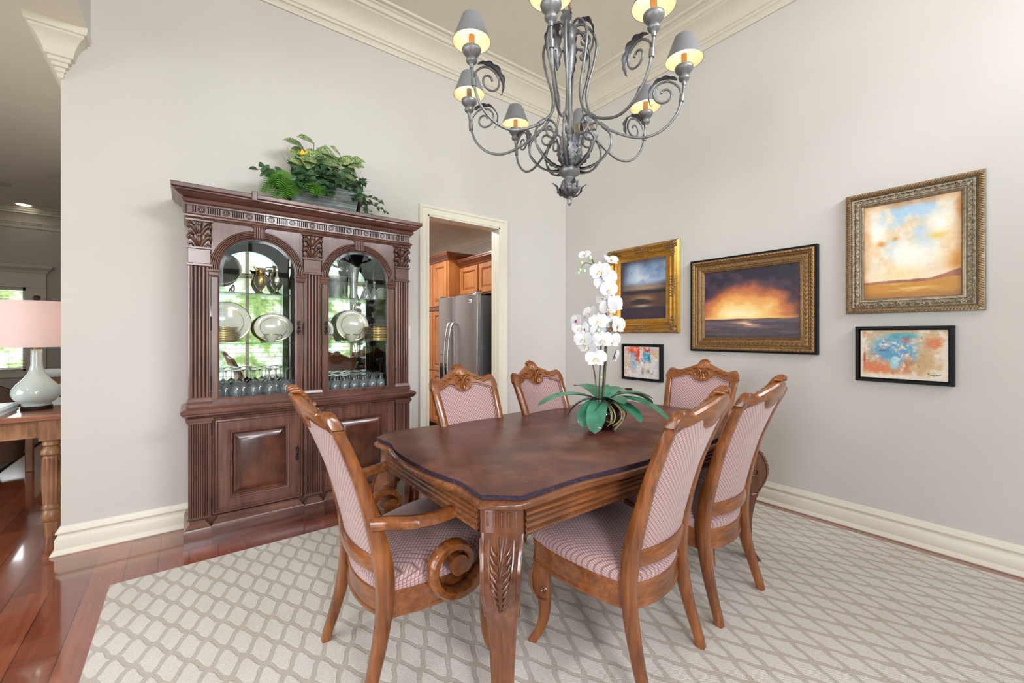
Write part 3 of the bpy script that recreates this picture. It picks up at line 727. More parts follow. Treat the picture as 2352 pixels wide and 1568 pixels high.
# wine glasses standing upside down behind the left door
WG = [(0.0335, 0.0), (0.0370, 0.03), (0.0385, 0.055), (0.0350, 0.085), (0.022, 0.105), (0.008, 0.114), (0.0042, 0.125), (0.0038, 0.160), (0.0045, 0.186), (0.012, 0.194), (0.032, 0.198), (0.033, 0.200), (0.010, 0.2015), (0.0005, 0.202)]
g0 = None
for r, (yy_, n_, off) in enumerate([(3.345, 5, 0.0), (3.415, 5, 0.045), (3.485, 5, 0.01)]):
    for q in range(n_):
        p = (0.150 + off + q * 0.098, yy_, SH0)
        lab = 'clear stemmed wine glass stored upside down behind the left cabinet door'
        if g0 is None: g0 = lathe_thing('wine_glass', WG, M['glassware'], p, lab, 'wine glass', 'upturned wine glasses in the left of the cabinet', 18)
        else: dup(g0, p)
# small cut goblets standing upside down behind the right door
CG = [(0.030, 0.0), (0.033, 0.02), (0.0345, 0.045), (0.030, 0.066), (0.018, 0.080), (0.007, 0.087), (0.006, 0.105), (0.009, 0.118), (0.026, 0.124), (0.027, 0.127), (0.0005, 0.128)]
g1 = None
for r, yy_ in enumerate([3.338, 3.392, 3.446, 3.500]):
    for q in range(7):
        p = (0.802 + (0.035 if r % 2 else 0.0) + q * 0.070, yy_, SH0)
        lab = 'small cut-glass goblet stored upside down behind the right cabinet door'
        if g1 is None: g1 = lathe_thing('goblet', CG, M['crystal'], p, lab, 'goblet', 'upturned goblets in the right of the cabinet', 12)
        else: dup(g1, p)
def plate(name, r, loc, label, cat, group=None, rot=None, deep=0.018, sx=1.0):
    mb = MB().lathe([(0.0005, 0.004), (r * 0.58, 0.004), (r * 0.66, deep * 0.55), (r * 0.985, deep), (r, deep + 0.001), (r, deep + 0.003), (r * 0.98, deep + 0.004), (r * 0.66, deep * 0.55 + 0.004), (r * 0.58, 0.008), (0.0005, 0.008)], 36)
    mb.v = [(a * sx, b, c) for a, b, c in mb.v]
    o = mb.build(name, M['china'], loc=loc, smooth=50); tag(o, label, cat, group)
    rim = MB().lathe([(r * 0.975, deep + 0.0035), (r + 0.0006, deep + 0.0005), (r + 0.0006, deep + 0.004), (r * 0.975, deep + 0.0052), (r * 0.975, deep + 0.0035)], 36)
    rim.lathe([(r * 0.665, deep * 0.55 + 0.0035), (r * 0.69, deep * 0.55 + 0.0042), (r * 0.69, deep * 0.55 + 0.0062), (r * 0.665, deep * 0.55 + 0.0052), (r * 0.665, deep * 0.55 + 0.0035)], 36)
    rim.v = [(a * sx, b, c) for a, b, c in rim.v]
    rim.build('gilt_rim', M['gold'], o, smooth=50)
    if rot: o.rotation_euler = rot
    return o
def standing(name, r, x, y, z, label, lean=14, sx=1.0, yaw=0):
    a = math.radians(90 - lean)
    return plate(name, r, (x, y, z + r * math.cos(math.radians(lean))), label, 'plate', None, (a, 0, math.radians(yaw)), sx=sx)
standing('dinner_plate', 0.142, 0.205, 3.475, SH1, 'large ivory gold-rimmed plate standing behind the stacked plates on the left')
standing('oval_platter', 0.105, 0.485, 3.475, SH1, 'oval ivory platter standing up in the left half of the cabinet', 14, 1.2)
standing('bread_plate', 0.095, 0.800, 3.470, SH1, 'small ivory plate standing by the middle column, right half of the cabinet')
standing('charger_plate', 0.128, 1.040, 3.475, SH1, 'large ivory gold-rimmed plate standing behind the right glass door')
ORD = ['bottom', 'second', 'third', 'fourth', 'fifth', 'sixth', 'seventh', 'eighth', 'top']
for side, xs, rr, pitch_, cnt in (('left', 0.180, 0.098, 0.0112, 9), ('right', 1.215, 0.108, 0.0125, 9)):
    first = None
    for q in range(cnt):
        lab = ('gold-rimmed plate at the %s of the stack behind the %s glass door' % (ORD[q], side)) if q in (0, 8) else ('gold-rimmed plate, %s from the bottom of the stack behind the %s glass door' % (ORD[q], side))
        grp = 'stacked plates behind the %s glass door' % side
        p = (xs, 3.385, SH1 + 0.0005 + q * pitch_)
        if first is None: first = plate('stacked_plate', rr if side == 'left' else rr, p, lab, 'plate', grp, deep=0.012)
        else:
            s = dup(first, p, 0, lab, grp)
            if q > 5 and side == 'left': s.scale = (0.86, 0.86, 1)
def teacup(x, y, z, label, ang=0.0):
    t = thing('teacup', label, 'teacup', (x, y, z), ang, 'ivory teacups on the middle shelf')
    MB().lathe([(0.0005, 0.004), (0.018, 0.004), (0.020, 0.0), (0.022, 0.002), (0.030, 0.018), (0.042, 0.042), (0.046, 0.058), (0.044, 0.058), (0.040, 0.042), (0.028, 0.018), (0.0005, 0.008)], 24).build('cup_body', M['china'], t, smooth=50)
    MB().lathe([(0.0445, 0.056), (0.0468, 0.056), (0.0468, 0.0592), (0.0445, 0.0592), (0.0445, 0.056)], 24).build('gilt_rim', M['gold'], t, smooth=50)
    MB().tube(bez([(0.042, 0, 0.048), (0.060, 0, 0.056), (0.070, 0, 0.044), (0.062, 0, 0.026), (0.036, 0, 0.022)], 6), 0.0032, 6).build('handle', M['gold'], t, smooth=60)
teacup(0.455, 3.365, SH1, 'ivory teacup with a gilt handle in the left half of the cabinet', 0.1)
teacup(0.815, 3.360, SH1, 'ivory teacup next to the middle column, right half of the cabinet', 0.1)
teacup(1.000, 3.370, SH1, 'ivory teacup before the large plate behind the right glass door', 0.0)
# top shelf, left: silver tray on a stand, pitcher and ewer
tr = thing('silver_tray', 'round silver tray on a scrolled stand, left end of the top shelf', 'tray', (0.180, 3.47, SH2))
tm = MB().lathe([(0.0005, 0.0), (0.085, 0.0), (0.105, 0.010), (0.110, 0.011), (0.110, 0.014), (0.104, 0.014), (0.084, 0.004), (0.0005, 0.004)], 32)
tm.xf(Matrix.Translation((0, 0.0, 0.165)) @ Matrix.Rotation(math.radians(78), 4, 'X'))
tm.build('dish', M['silver'], tr, smooth=50)
st = MB()
for s in (-1, 1):
    st.tube(bez([(s * 0.060, 0.030, 0.006), (s * 0.050, -0.01, 0.030), (s * 0.060, -0.028, 0.055), (s * 0.064, -0.040, 0.030), (s * 0.060, -0.052, 0.008)], 5), 0.005, 6)
st.box(-0.066, 0.066, -0.006, 0.006, 0.004, 0.012); st.build('stand', M['silver'], tr, smooth=50)
def ewer(x, y, z, label, mat, s=1.0, ang=0.0):
    t = thing('pitcher', label, 'pitcher', (x, y, z), ang)
    pr = [(0.0005, 0.004), (0.034, 0.004), (0.038, 0.0), (0.036, 0.008), (0.014, 0.022), (0.012, 0.036), (0.034, 0.066), (0.046, 0.100), (0.042, 0.140), (0.026, 0.176), (0.024, 0.196), (0.034, 0.218), (0.032, 0.218), (0.022, 0.196), (0.0005, 0.19)]
    b = MB().lathe([(r * s, q * s) for r, q in pr], 24).build('vessel', mat, t, smooth=60)
    MB().tube(bez([(0.030 * s, 0, 0.205 * s), (0.072 * s, 0, 0.200 * s), (0.082 * s, 0, 0.150 * s), (0.060 * s, 0, 0.110 * s), (0.044 * s, 0, 0.108 * s)], 6), 0.0042 * s, 6).build('handle', M['silver'], t, smooth=60)
    MB().tube([(-0.026 * s, 0, 0.200 * s), (-0.044 * s, 0, 0.222 * s), (-0.052 * s, 0, 0.226 * s)], [0.012 * s, 0.008 * s, 0.004 * s], 8).build('spout', mat, t, smooth=60)
ewer(0.400, 3.45, SH2, 'gold-tinted glass pitcher at the middle of the left top shelf', M['gold'], 0.85, 0.3)
ewer(0.500, 3.44, SH2, 'polished silver ewer to the right of the gold pitcher', M['silver'], 0.95, PI + 0.2)
# top shelf, right: crystal
def crystal(name, prof, x, y, label, cat, n=16):
    return lathe_thing(name, prof, M['crystal'], (x, y, SH2), label, cat, None, n)
VB = [(0.0005, 0.006), (0.040, 0.006), (0.044, 0.0), (0.046, 0.01), (0.052, 0.06), (0.066, 0.12), (0.084, 0.165), (0.082, 0.166), (0.062, 0.12), (0.048, 0.06), (0.038, 0.014), (0.0005, 0.012)]
crystal('crystal_bowl', VB, 0.905, 3.44, 'deep cut-crystal bowl, left of the vase on the right top shelf', 'bowl', 14)
VV = [(0.0005, 0.006), (0.030, 0.006), (0.033, 0.0), (0.033, 0.01), (0.028, 0.05), (0.030, 0.12), (0.038, 0.20), (0.050, 0.250), (0.048, 0.250), (0.034, 0.20), (0.026, 0.12), (0.0005, 0.03)]
crystal('crystal_vase', VV, 1.035, 3.42, 'tall flared crystal vase in the right half of the top shelf', 'vase', 14)
DB = [(0.036, 0.0), (0.038, 0.004), (0.026, 0.05), (0.014, 0.085), (0.006, 0.10), (0.006, 0.125), (0.014, 0.135), (0.010, 0.15), (0.0005, 0.154)]
crystal('crystal_bell', DB, 1.130, 3.40, 'small clear crystal bell nearer the vase', 'bell', 14)
crystal('crystal_bell', DB, 1.200, 3.42, 'small clear crystal bell farther from the vase, toward the cabinet end', 'bell', 14)
standing('glass_saucer', 0.055, 1.275, 3.46, SH2, 'small round dish standing at the right end of the top shelf', 16)

# ------------------------------------------------------------------ planter of greenery on the hutch
M['ivy'] = plain('ivy_leaf', S(58, 96, 60), 0.5, var=0.38, vscale=22)
M['fern'] = plain('fern_leaf', S(88, 146, 50), 0.5, var=0.22, vscale=25)
M['grassy'] = plain('grass_blade', S(112, 132, 66), 0.55, var=0.25, vscale=30)
M['tulip'] = plain('yellow_petal', S(248, 196, 20), 0.5, var=0.06)
M['twig'] = plain('brown_twig', S(92, 66, 44), 0.6, var=0.15)
def calad():
    m, nt, bs = newmat('variegated_leaf')
    v = nt.n('ShaderNodeTexVoronoi', feature='DISTANCE_TO_EDGE', i={'Vector': nt.coord(), 'Scale': 70.0})
    n2 = nt.noise(nt.coord(), 26, 4)
    f = nt.math('ADD', nt.math('MULTIPLY', v.outputs['Distance'], 1.2), nt.math('MULTIPLY', n2, 0.7))
    setp(nt, bs, color=nt.ramp(f, [(0.34, S(186, 192, 134)), (0.50, S(118, 148, 90)), (0.66, S(56, 98, 62))]), rough=0.45); return m
M['calad'] = calad()
def slatgrey():
    m, nt, bs = newmat('weathered_grey_slats')
    g = nt.noise(nt.coord((3, 3, 150)), 1.0, 4, 0.6)
    mo = nt.noise(nt.coord((2, 2, 3)), 4, 3)
    f = nt.math('ADD', nt.math('MULTIPLY', g, 0.7), nt.math('MULTIPLY', mo, 0.3))
    setp(nt, bs, color=nt.ramp(f, [(0.36, S(66, 72, 72)), (0.5, S(116, 126, 124)), (0.64, S(158, 168, 166))]), rough=0.6, normal=nt.bump(g, 0.5, 0.004)); return m
M['slats'] = slatgrey()
LEAFS = {
 'ovate': [(0, 0.02), (0.12, 0.55), (0.3, 0.95), (0.45, 1.0), (0.65, 0.8), (0.85, 0.4), (1, 0.0)],
 'heart': [(0, 0.25), (0.06, 0.75), (0.2, 1.0), (0.4, 0.95), (0.65, 0.68), (0.85, 0.32), (1, 0.0)],
 'ivy': [(0, 0.15), (0.05, 0.75), (0.16, 1.0), (0.26, 0.62), (0.38, 0.58), (0.50, 0.82), (0.60, 0.44), (0.78, 0.26), (1, 0.0)],
 'strap': [(0, 0.45), (0.2, 0.8), (0.5, 1.0), (0.75, 0.92), (0.9, 0.65), (0.97, 0.35), (1, 0.02)],
 'blade': [(0, 0.9), (0.3, 1.0), (0.7, 0.6), (1, 0.02)],
}
def leaf(mb, base, d, up, L, Wd, shape='ovate', droop=0.3, fold=0.25, n=10, wav=0.0):
    d = Vector(d).normalized(); up = Vector(up); side = d.cross(up)
    if side.length < 1e-4: side = d.orthogonal()
    side.normalize(); up = side.cross(d).normalized()
    tab = LEAFS[shape]; vs = []; p = Vector(base)
    for k in range(n + 1):
        t = k / n
        ang = -droop * t
        w = lerp(tab, t) * Wd / 2
        dirv = d * math.cos(ang) + up * math.sin(ang); nn = up * math.cos(ang) - d * math.sin(ang)
        if k: p = p + dirv * (L / n)
        for s in (-1, -0.5, 0, 0.5, 1):
            q = p + side * (w * s) + nn * (abs(s) * w * fold + wav * w * math.sin(t * 9 + s * 2))
            vs.append(tuple(q))
    fs = []
    for k in range(n):
        for j in range(4):
            a = k * 5 + j; fs.append((a, a + 1, a + 6, a + 5))
    mb.add(vs, fs)
PLX, PLY, PLZ = 0.80, 3.395, 2.2125
plant = thing('planter_of_greenery', 'mixed green plants with a yellow tulip in a grey planter on the china hutch', 'potted plants', (PLX, PLY, PLZ))
px = MB(); N = 10
for s in (-1, 1):
    px.loft([[(-(0.225 + 0.045 * t * t), s * (0.055 + 0.035 * t) - 0.006, 0.19 * t), ((0.225 + 0.045 * t * t), s * (0.055 + 0.035 * t) - 0.006, 0.19 * t),
              ((0.225 + 0.045 * t * t), s * (0.055 + 0.035 * t) + 0.006, 0.19 * t), (-(0.225 + 0.045 * t * t), s * (0.055 + 0.035 * t) + 0.006, 0.19 * t)] for t in [k / N for k in range(N + 1)]])
for q_ in range(len(px.v)): px.v[q_] = (px.v[q_][0], px.v[q_][1], px.v[q_][2] * 1.10)
px.box(-0.22, 0.22, -0.05, 0.05, 0.0, 0.01)
px.build('trough', M['slats'], plant, smooth=40)
for s in (-1, 1):
    en = MB()
    prof = bez([(0.215, 0.0), (0.240, 0.05), (0.236, 0.10), (0.262, 0.16), (0.276, 0.205)], 5)if False else [(0.232 + 0.012 * math.sin(5.2 * t) + 0.04 * t * t, 0.205 * t) for t in [k / 14 for k in range(15)]]
    en.loft([[(s * (a - 0.008), -0.066 - 0.034 * z / 0.2, z), (s * (a + 0.010), -0.066 - 0.034 * z / 0.2, z), (s * (a + 0.010), 0.066 + 0.034 * z / 0.2, z), (s * (a - 0.008), 0.066 + 0.034 * z / 0.2, z)] for a, z in prof])
    en.build('end_board', M['glaze'], plant, smooth=40)
MB().box(-0.262, 0.262, -0.078, 0.078, 0.160, 0.172).build('moss', M['twig'], plant)
rnd = random.Random(5)
iv = MB(); tw = MB()
def sprig(p0, d, L, n, size, mb, shape, wob=0.5):
    d = Vector(d).normalized(); pts = [Vector(p0)]
    for k in range(n):
        d = (d + Vector((rnd.uniform(-wob, wob), rnd.uniform(-wob, wob), rnd.uniform(-wob, wob * 0.3) - 0.12)) * 0.4).normalized()
        pts.append(pts[-1] + d * (L / n))
        ld = Vector((rnd.uniform(-1, 1), rnd.uniform(-1.2, 0.2), rnd.uniform(-0.9, 0.5)))
        leaf(mb, pts[-1], ld, (rnd.uniform(-.4, .4), -1.0, rnd.uniform(0.2, 1)), size * rnd.uniform(0.7, 1.2), size * rnd.uniform(0.75, 1.05), shape, rnd.uniform(0.1, 0.7), 0.2)
    tw.tube([tuple(q) for q in pts], 0.0016, 4)
for k in range(76):                                   # the dense ivy mound
    a = rnd.uniform(-0.25, 0.24); h = rnd.uniform(0.14, 0.30 - abs(a) * 0.25)
    sprig((a, rnd.uniform(-0.09, 0.06), h), (a * 1.5, rnd.uniform(-1, 0.1), rnd.uniform(-0.1, 0.7)), rnd.uniform(0.07, 0.12), 4, rnd.uniform(0.058, 0.084), iv, 'ivy')
for k in range(9):                                    # hanging over the front
    a = rnd.uniform(-0.20, 0.0)
    sprig((a, -0.095, 0.20), (rnd.uniform(-.3, .3), -0.5, -0.5), 0.10, 4, 0.070, iv, 'ivy', 0.4)
for k in range(8):                                    # spilling over the right end
    sprig((0.24, rnd.uniform(-0.07, 0.02), 0.17), (1.0, rnd.uniform(-0.5, 0.1), rnd.uniform(-0.9, 0.5)), rnd.uniform(0.10, 0.20), 6, 0.042, iv, 'ivy', 0.5)
sprig((0.27, -0.06, 0.12), (1, -0.2, 0.25), 0.22, 6, 0.034, iv, 'ivy', 0.5)
for k in range(4): sprig((-0.28, -0.04, 0.22), (-1.0, -0.3, rnd.uniform(-0.3, 0.3)), 0.17, 4, 0.052, iv, 'ovate', 0.5)
iv.build('ivy', M['ivy'], plant, smooth=60, kind='stuff')
fe = MB()
def frond(p0, d, L, wd, n=16):
    d = Vector(d).normalized(); p = Vector(p0); pts = [p.copy()]
    for k in range(n):
        t = k / n; d = (d + Vector((0, -0.02, -0.17))).normalized(); p = p + d * (L / n); pts.append(p.copy())
        w = wd * math.sin(PI * (0.12 + 0.86 * t))
        sd = d.cross(Vector((0, -0.6, 0.8))).normalized()
        for s in (-1, 1): leaf(fe, p, sd * s + d * 0.45, (0, -0.6, 0.8), w, 0.017, 'blade', 0.25, 0.1, 4)
    fe.tube([tuple(q) for q in pts], 0.0014, 4)
for dx, dy, dz, L in [(-0.7, -0.2, 1.0, .24), (-1, -0.2, 0.8, .26), (-1, -0.3, 0.35, .24), (-0.5, -0.5, 0.7, .25), (-0.8, -0.7, 0.1, .22), (-0.2, -0.8, 0.55, .22), (0.05, -0.8, 0.5, .20), (-0.9, 0.2, 0.9, .25), (-0.35, -0.9, 0.2, .20)]:
    frond((-0.19 if dx < -0.3 else -0.07, -0.03, 0.19), (dx, dy, dz), L * 1.15, 0.078)
fe.build('fern', M['fern'], plant, smooth=60, kind='stuff')
ca_ = MB()
for bx, bz, dx, dz, L, w, tx in [(-0.135, 0.47, -1, 0.35, .12, .10, 0.2), (-0.07, 0.50, -0.9, 0.3, .11, .10, -.3), (-0.04, 0.49, 1, -0.2, .13, .10, .1), (-0.10, 0.44, -1, -0.1, .12, .11, .2), (-0.02, 0.42, 0.5, -0.6, .11, .11, .1), (0.03, 0.38, -0.1, 1, .12, .10, 0), (0.045, 0.37, 0.8, 0.7, .125, .11, 0),
                             (0.13, 0.47, 0.9, -0.25, .13, .12, .2), (0.13, 0.47, -0.5, 0.45, .10, .10, .2), (0.11, 0.43, 1, -0.5, .14, .11, 0), (0.13, 0.36, 0.6, -0.9, .13, .10, 0), (0.02, 0.36, -0.8, -0.3, .10, .10, 0), (0.05, 0.34, 0.3, -1, .10, .10, 0), (-0.09, 0.40, 0.3, -1, .09, .09, 0), (0.15, 0.31, -0.2, -1, .10, .09, 0), (-0.02, 0.31, -0.3, -1, .10, .09, 0)]:
    leaf(ca_, (bx, -0.01 + tx * 0.1, bz * 0.97), (dx, -0.5, dz), (0.1 * dx, -0.8, 0.75), L * 1.22, w * 1.3, 'heart', 0.55, 0.18, 12, 0.06)
    tw.tube(bez([(bx * 0.4, 0.0, 0.17), (bx * 0.8, 0.01, 0.3), (bx, -0.01 + tx * 0.1, bz)], 5), 0.0022, 5)
for k in range(34):
    bx, bz = rnd.uniform(-0.14, 0.19), rnd.uniform(0.27, 0.43)
    leaf(ca_, (bx, -0.03 + rnd.uniform(-.04, .03), bz), (rnd.uniform(-1, 1), -0.6, rnd.uniform(-1.0, 0.5)), (0, -0.9, 0.6), rnd.uniform(.10, .13), rnd.uniform(.10, .13), 'heart', 0.5, 0.18, 12, 0.06)
ca_.build('variegated_leaves', M['calad'], plant, smooth=60, kind='stuff')
tu = MB(); tc = Vector((-0.135, -0.02, 0.335))
for k in range(6):
    a = 2 * PI * k / 6
    leaf(tu, tc + Vector((math.cos(a) * 0.012, math.sin(a) * 0.012, 0)), (math.cos(a) * 0.22, math.sin(a) * 0.22, 1), (math.cos(a), math.sin(a), 0.1), 0.095, 0.050, 'ovate', -0.1, -0.35, 8)
tu.build('tulip', M['tulip'], plant, smooth=60)
gr_ = MB()
for k in range(26):
    s = 1 if k > 10 else -1
    b = (0.20 * s + rnd.uniform(-.03, .03), rnd.uniform(-.05, .03), 0.2) if s > 0 else (-0.15 + rnd.uniform(-.06, .06), -0.02, 0.27)
    leaf(gr_, b, (s * rnd.uniform(0.1, 1.2), rnd.uniform(-0.5, 0.1), rnd.uniform(0.4, 1.2)), (s, -0.2, 0.6), rnd.uniform(0.12, 0.24), 0.006, 'blade', rnd.uniform(0.2, 1.4), 0.1, 8)
gr_.build('grass_blades', M['grassy'], plant, smooth=60, kind='stuff')
tw.build('stems', M['twig'], plant, smooth=60)
# ------------------------------------------------------------------ dining chairs
YP_ = [(0, 0.0), (0.10, 0.030), (0.22, 0.062), (0.36, 0.083), (0.48, 0.080), (0.62, 0.050), (0.78, 0.004), (0.92, -0.052), (1.04, -0.108), (1.13, -0.150)]
XP_ = [(0, 0.218), (0.2, 0.208), (0.4, 0.200), (0.6, 0.191), (0.8, 0.193), (0.95, 0.203), (1.0, 0.207), (1.04, 0.207)]
def cy(z): return cr(YP_, z)
def bow(x, k=0.034): return -k * (1 - min(1, (x / 0.2) ** 2))
TOPZ = [(0, 1.084), (0.03, 1.078), (0.07, 1.060), (0.11, 1.044), (0.155, 1.028), (0.19, 1.034), (0.212, 1.040), (0.228, 1.030), (0.238, 1.008), (0.242, 0.985)]
BOTZ = [(0, 0.952), (0.03, 0.956), (0.058, 0.972), (0.072, 0.990), (0.10, 0.992), (0.14, 0.978), (0.185, 0.968), (0.20, 0.955), (0.228, 0.950), (0.242, 0.975)]
def make_chair(arm, label, group, loc, rotz):
    k = 1.09 if arm else 1.0
    t = thing('dining_armchair' if arm else 'dining_chair', label, 'chair', loc, rotz, group)
    Wd = M['chair']
    # rear legs running up into the back stiles
    for s in (-1, 1):
        mb = MB(); rg = []
        for j in range(27):
            z = 0.985 * j / 26; x = cr(XP_, z) * s * k; y = cy(z)
            a = 0.021 if z > 0.3 else 0.018 + 0.003 * z / 0.3
            b = lerp([(0, 0.017), (0.3, 0.026), (0.45, 0.032), (0.7, 0.024), (0.93, 0.019), (0.985, 0.0185)], z)
            rg.append([(x + u * a, y + v * b, z) for u, v in rectsec(0.35)])
        mb.loft(rg); mb.build('rear_leg', Wd, t, smooth=50)
    # top rail, serpentine outline, dished in plan
    mb = MB(); rg = []
    for j in range(65):
        q = -0.242 + 0.484 * j / 64; zt = cr(TOPZ, abs(q)); zb = cr(BOTZ, abs(q)); th = 0.0192 * (1 if abs(q) < 0.238 else 0.85)
        ring = []
        for zz, o in ((zb, -0.6), (zb + 0.006, -1.0), ((zb + zt) / 2, -1.05), (zt - 0.008, -1.0), (zt, -0.5), (zt, 0.5), (zt - 0.008, 1.0), ((zb + zt) / 2, 1.0), (zb + 0.006, 1.0), (zb, 0.6)):
            ring.append((q * k, cy(zz) + bow(q) + o * th, zz))
        rg.append([(px_ * 0.945, py_, pz_) for px_, py_, pz_ in ring])
    mb.loft(rg); rail = mb.build('top_rail', M['chairx'], t, smooth=45)
    # carved shell crest with scrolls and leaf sprays
    cv = MB()
    def fp(x, z, o): return (x * k, cy(z) + bow(x) + 0.019 + o, z)
    for j in range(9):
        a = math.radians(-64 + 16 * j); L = 0.052 - 0.009 * abs(j - 4) / 4
        p0 = (0.006 * math.sin(a), 1.044); p1 = (L * math.sin(a), 1.044 + L * math.cos(a) * 1.05)
        cv.tube([fp(p0[0], p0[1], 0.002), fp((p0[0] + p1[0]) / 2, (p0[1] + p1[1]) / 2, 0.005), fp(p1[0] * .9, p0[1] + (p1[1] - p0[1]) * .9, 0.004), fp(p1[0], p1[1], -0.004)], [0.0040, 0.0074, 0.0088, 0.0070], 7)
        # the same lobes show over the top edge and on the rear
        if 1 < j < 7: cv.tube([fp(p1[0], p1[1] + 0.002, 0.0), fp(p1[0], p1[1] + 0.004, -0.016), fp(p1[0], p1[1], -0.034)], [0.008, 0.0095, 0.006], 7)
    for s in (-1, 1):
        c = fp(s * 0.030, 1.010, 0.005)
        cv.tube(spiral(c, 0.030, 0.004, 1.7, 28, PI / 2, (s, 0, 0)), [0.0075 - 0.0030 * j / 28 for j in range(29)], 6)
        cv.tube([fp(s * 0.012, 1.046, 0.003), fp(s * 0.040, 1.052, 0.006), fp(s * 0.066, 1.040, 0.002)], [0.005, 0.009, 0.003], 7)
        cv.tube([fp(s * 0.010, 1.000, 0.003), fp(s * 0.022, 0.978, 0.006), fp(s * 0.012, 0.962, 0.002)], [0.003, 0.007, 0.002], 6)
        for (x0, z0, L, a) in ((0.070, 1.028, 0.042, 12), (0.085, 1.022, 0.040, -14), (0.104, 1.018, 0.040, 14), (0.120, 1.008, 0.036, -10), (0.140, 1.008, 0.030, 10)):
            a = math.radians(a)
            cv.tube([fp(s * x0, z0, 0.0), fp(s * (x0 + L * .5 * math.cos(a)), z0 + L * .5 * math.sin(a), 0.005), fp(s * (x0 + L * math.cos(a)), z0 + L * math.sin(a), 0.0)], [0.002, 0.0065, 0.0015], 6)
    cv.tube([fp(0, 0.995, 0.003), fp(0, 0.975, 0.006), fp(0, 0.958, 0.003)], [0.004, 0.010, 0.003], 8)
    cv.build('crest_carving', M['chairx'], rail, smooth=60)
    # upholstered back, welt
    def backpt(u, z, o):
        q = (-1 + 2 * u); xm = (cr(XP_, z) - 0.012)
        x = q * xm; return (x * k, cy(z) + bow(x) + o, z)
    mb = MB(); nu, nv = 20, 16
    def ztop(u):
        x = abs(-1 + 2 * u) * 0.2; return cr(BOTZ, x) + 0.012
    fr = lambda u, v: backpt(u, 0.475 + (ztop(u) - 0.475) * v, 0.006 + 0.012 * (1 - (2 * u - 1) ** 4) * (1 - (2 * v - 1) ** 6))
    bk = lambda u, v: backpt(u, 0.475 + (ztop(u) - 0.475) * v, -0.008 - 0.004 * (1 - (2 * u - 1) ** 4))
    mb.grid(fr, nu, nv); mb.grid(bk, nu, nv)
    mb.build('back_upholstery', M['fab_back'], t, smooth=60)
    we = MB()
    we.tube([backpt(0.035, 0.50 + (ztop(0.035) - 0.515) * j / 12, 0.014) for j in range(13)] + [backpt(j / 24, ztop(j / 24) - 0.014, 0.017) for j in range(1, 24)] + [backpt(0.965, 0.50 + (ztop(0.965) - 0.515) * (12 - j) / 12, 0.014) for j in range(13)], 0.0028, 6)
    we.build('welt', M['fab_back'], t, smooth=60)
    # curved lower back rail
    for nm, z0, z1, bw, th in (('back_rail', 0.452, 0.512, 0.045, 0.013),):
        mb = MB(); rg = []
        for j in range(25):
            x = -0.2 + 0.4 * j / 24; y = cy((z0 + z1) / 2) + bow(x, bw) - 0.006
            rg.append([(x * k, y + u * th, (z0 + z1) / 2 + v * (z1 - z0) / 2) for u, v in rectsec(0.4)])
        mb.loft(rg); mb.build(nm, M['chairx'], t, smooth=50)
    # seat frame, cushion
    hw = 0.268 * k; yb = 0.085; yf = 0.512 if not arm else 0.535
    def outline(ins=0.0, n=10):
        P = []
        for j in range(n + 1):                            # rear, bowed
            x = -0.2 + 0.4 * j / n; P.append((x * k * (1 - ins * 2), yb + bow(x, 0.045) + ins))
        right = bez([(0.205 * k, yb + 0.01), (0.245 * k, 0.22), (hw + 0.008, 0.38), (hw, yf - 0.025)], 6)
        P += [(x - ins, y) for x, y, *_ in [(p[0], p[1]) for p in bez([(a, b, 0) for a, b in [(0.205 * k, yb + 0.01), (0.250 * k, 0.22), (hw + 0.010, 0.38), (hw + 0.002, yf - 0.030)]], 6)]]
        fr_ = bez([(hw - 0.012, yf - 0.006, 0), (0.16 * k, yf + 0.004, 0), (0.07, yf + 0.018, 0), (0, yf + 0.022, 0), (-0.07, yf + 0.018, 0), (-0.16 * k, yf + 0.004, 0), (-hw + 0.012, yf - 0.006, 0)], 4)
        P += [(p[0], p[1] - ins) for p in fr_]
        P += [(-x + ins, y) for x, y, *_ in reversed([(p[0], p[1]) for p in bez([(a, b, 0) for a, b in [(0.205 * k, yb + 0.01), (0.250 * k, 0.22), (hw + 0.010, 0.38), (hw + 0.002, yf - 0.030)]], 6)])]
        return P
    o0, o1 = outline(0.004), outline(0.0)
    sl = lambda y: -0.052 * (1 - max(0, min(1, (y - 0.05) / 0.42)))
    mb = MB().loft([[(x, y, z + sl(y)) for x, y in o] for o, z in ((o0, 0.338), (o1, 0.342), (o1, 0.352), (o0, 0.356), (o0, 0.420), (o1, 0.424), (o1, 0.428), (o0, 0.432))])
    mb.build('seat_frame', M['chairx'], t, smooth=35)
    cxm, cym = 0.0, 0.30
    oc = outline(0.006)
    rgs = []
    for sc, z in ((1.0, 0.430), (1.008, 0.446), (0.995, 0.462), (0.95, 0.478), (0.85, 0.491), (0.68, 0.501), (0.45, 0.507), (0.2, 0.510), (0.02, 0.511)):
        rgs.append([(cxm + (x - cxm) * sc, cym + (y - cym) * sc, z + sl(cym + (y - cym) * sc)) for x, y in oc])
    MB().loft(rgs).build('seat_cushion', M['fab_seat'], t, smooth=70)
    # front cabriole legs with carved scroll knees
    for s in (-1, 1):
        bx, by = s * (hw - 0.030), yf - 0.050
        ex = Vector((s * 0.42, 0.91, 0)).normalized(); sd = Vector((-ex.y, ex.x, 0))
        prof = [(0.345, 0.0, .036, .030), (0.315, 0.006, .038, .029), (0.28, 0.010, .038, .027), (0.24, 0.008, .036, .025), (0.205, 0.000, .031, .024), (0.185, -0.004, .025, .021), (0.15, -0.006, .023, .020), (0.11, -0.003, .021, .019), (0.07, 0.008, .020, .018), (0.035, 0.026, .019, .018), (0.012, 0.042, .019, .018), (0.0, 0.046, .019, .018)]
        mb = MB(); rg = []
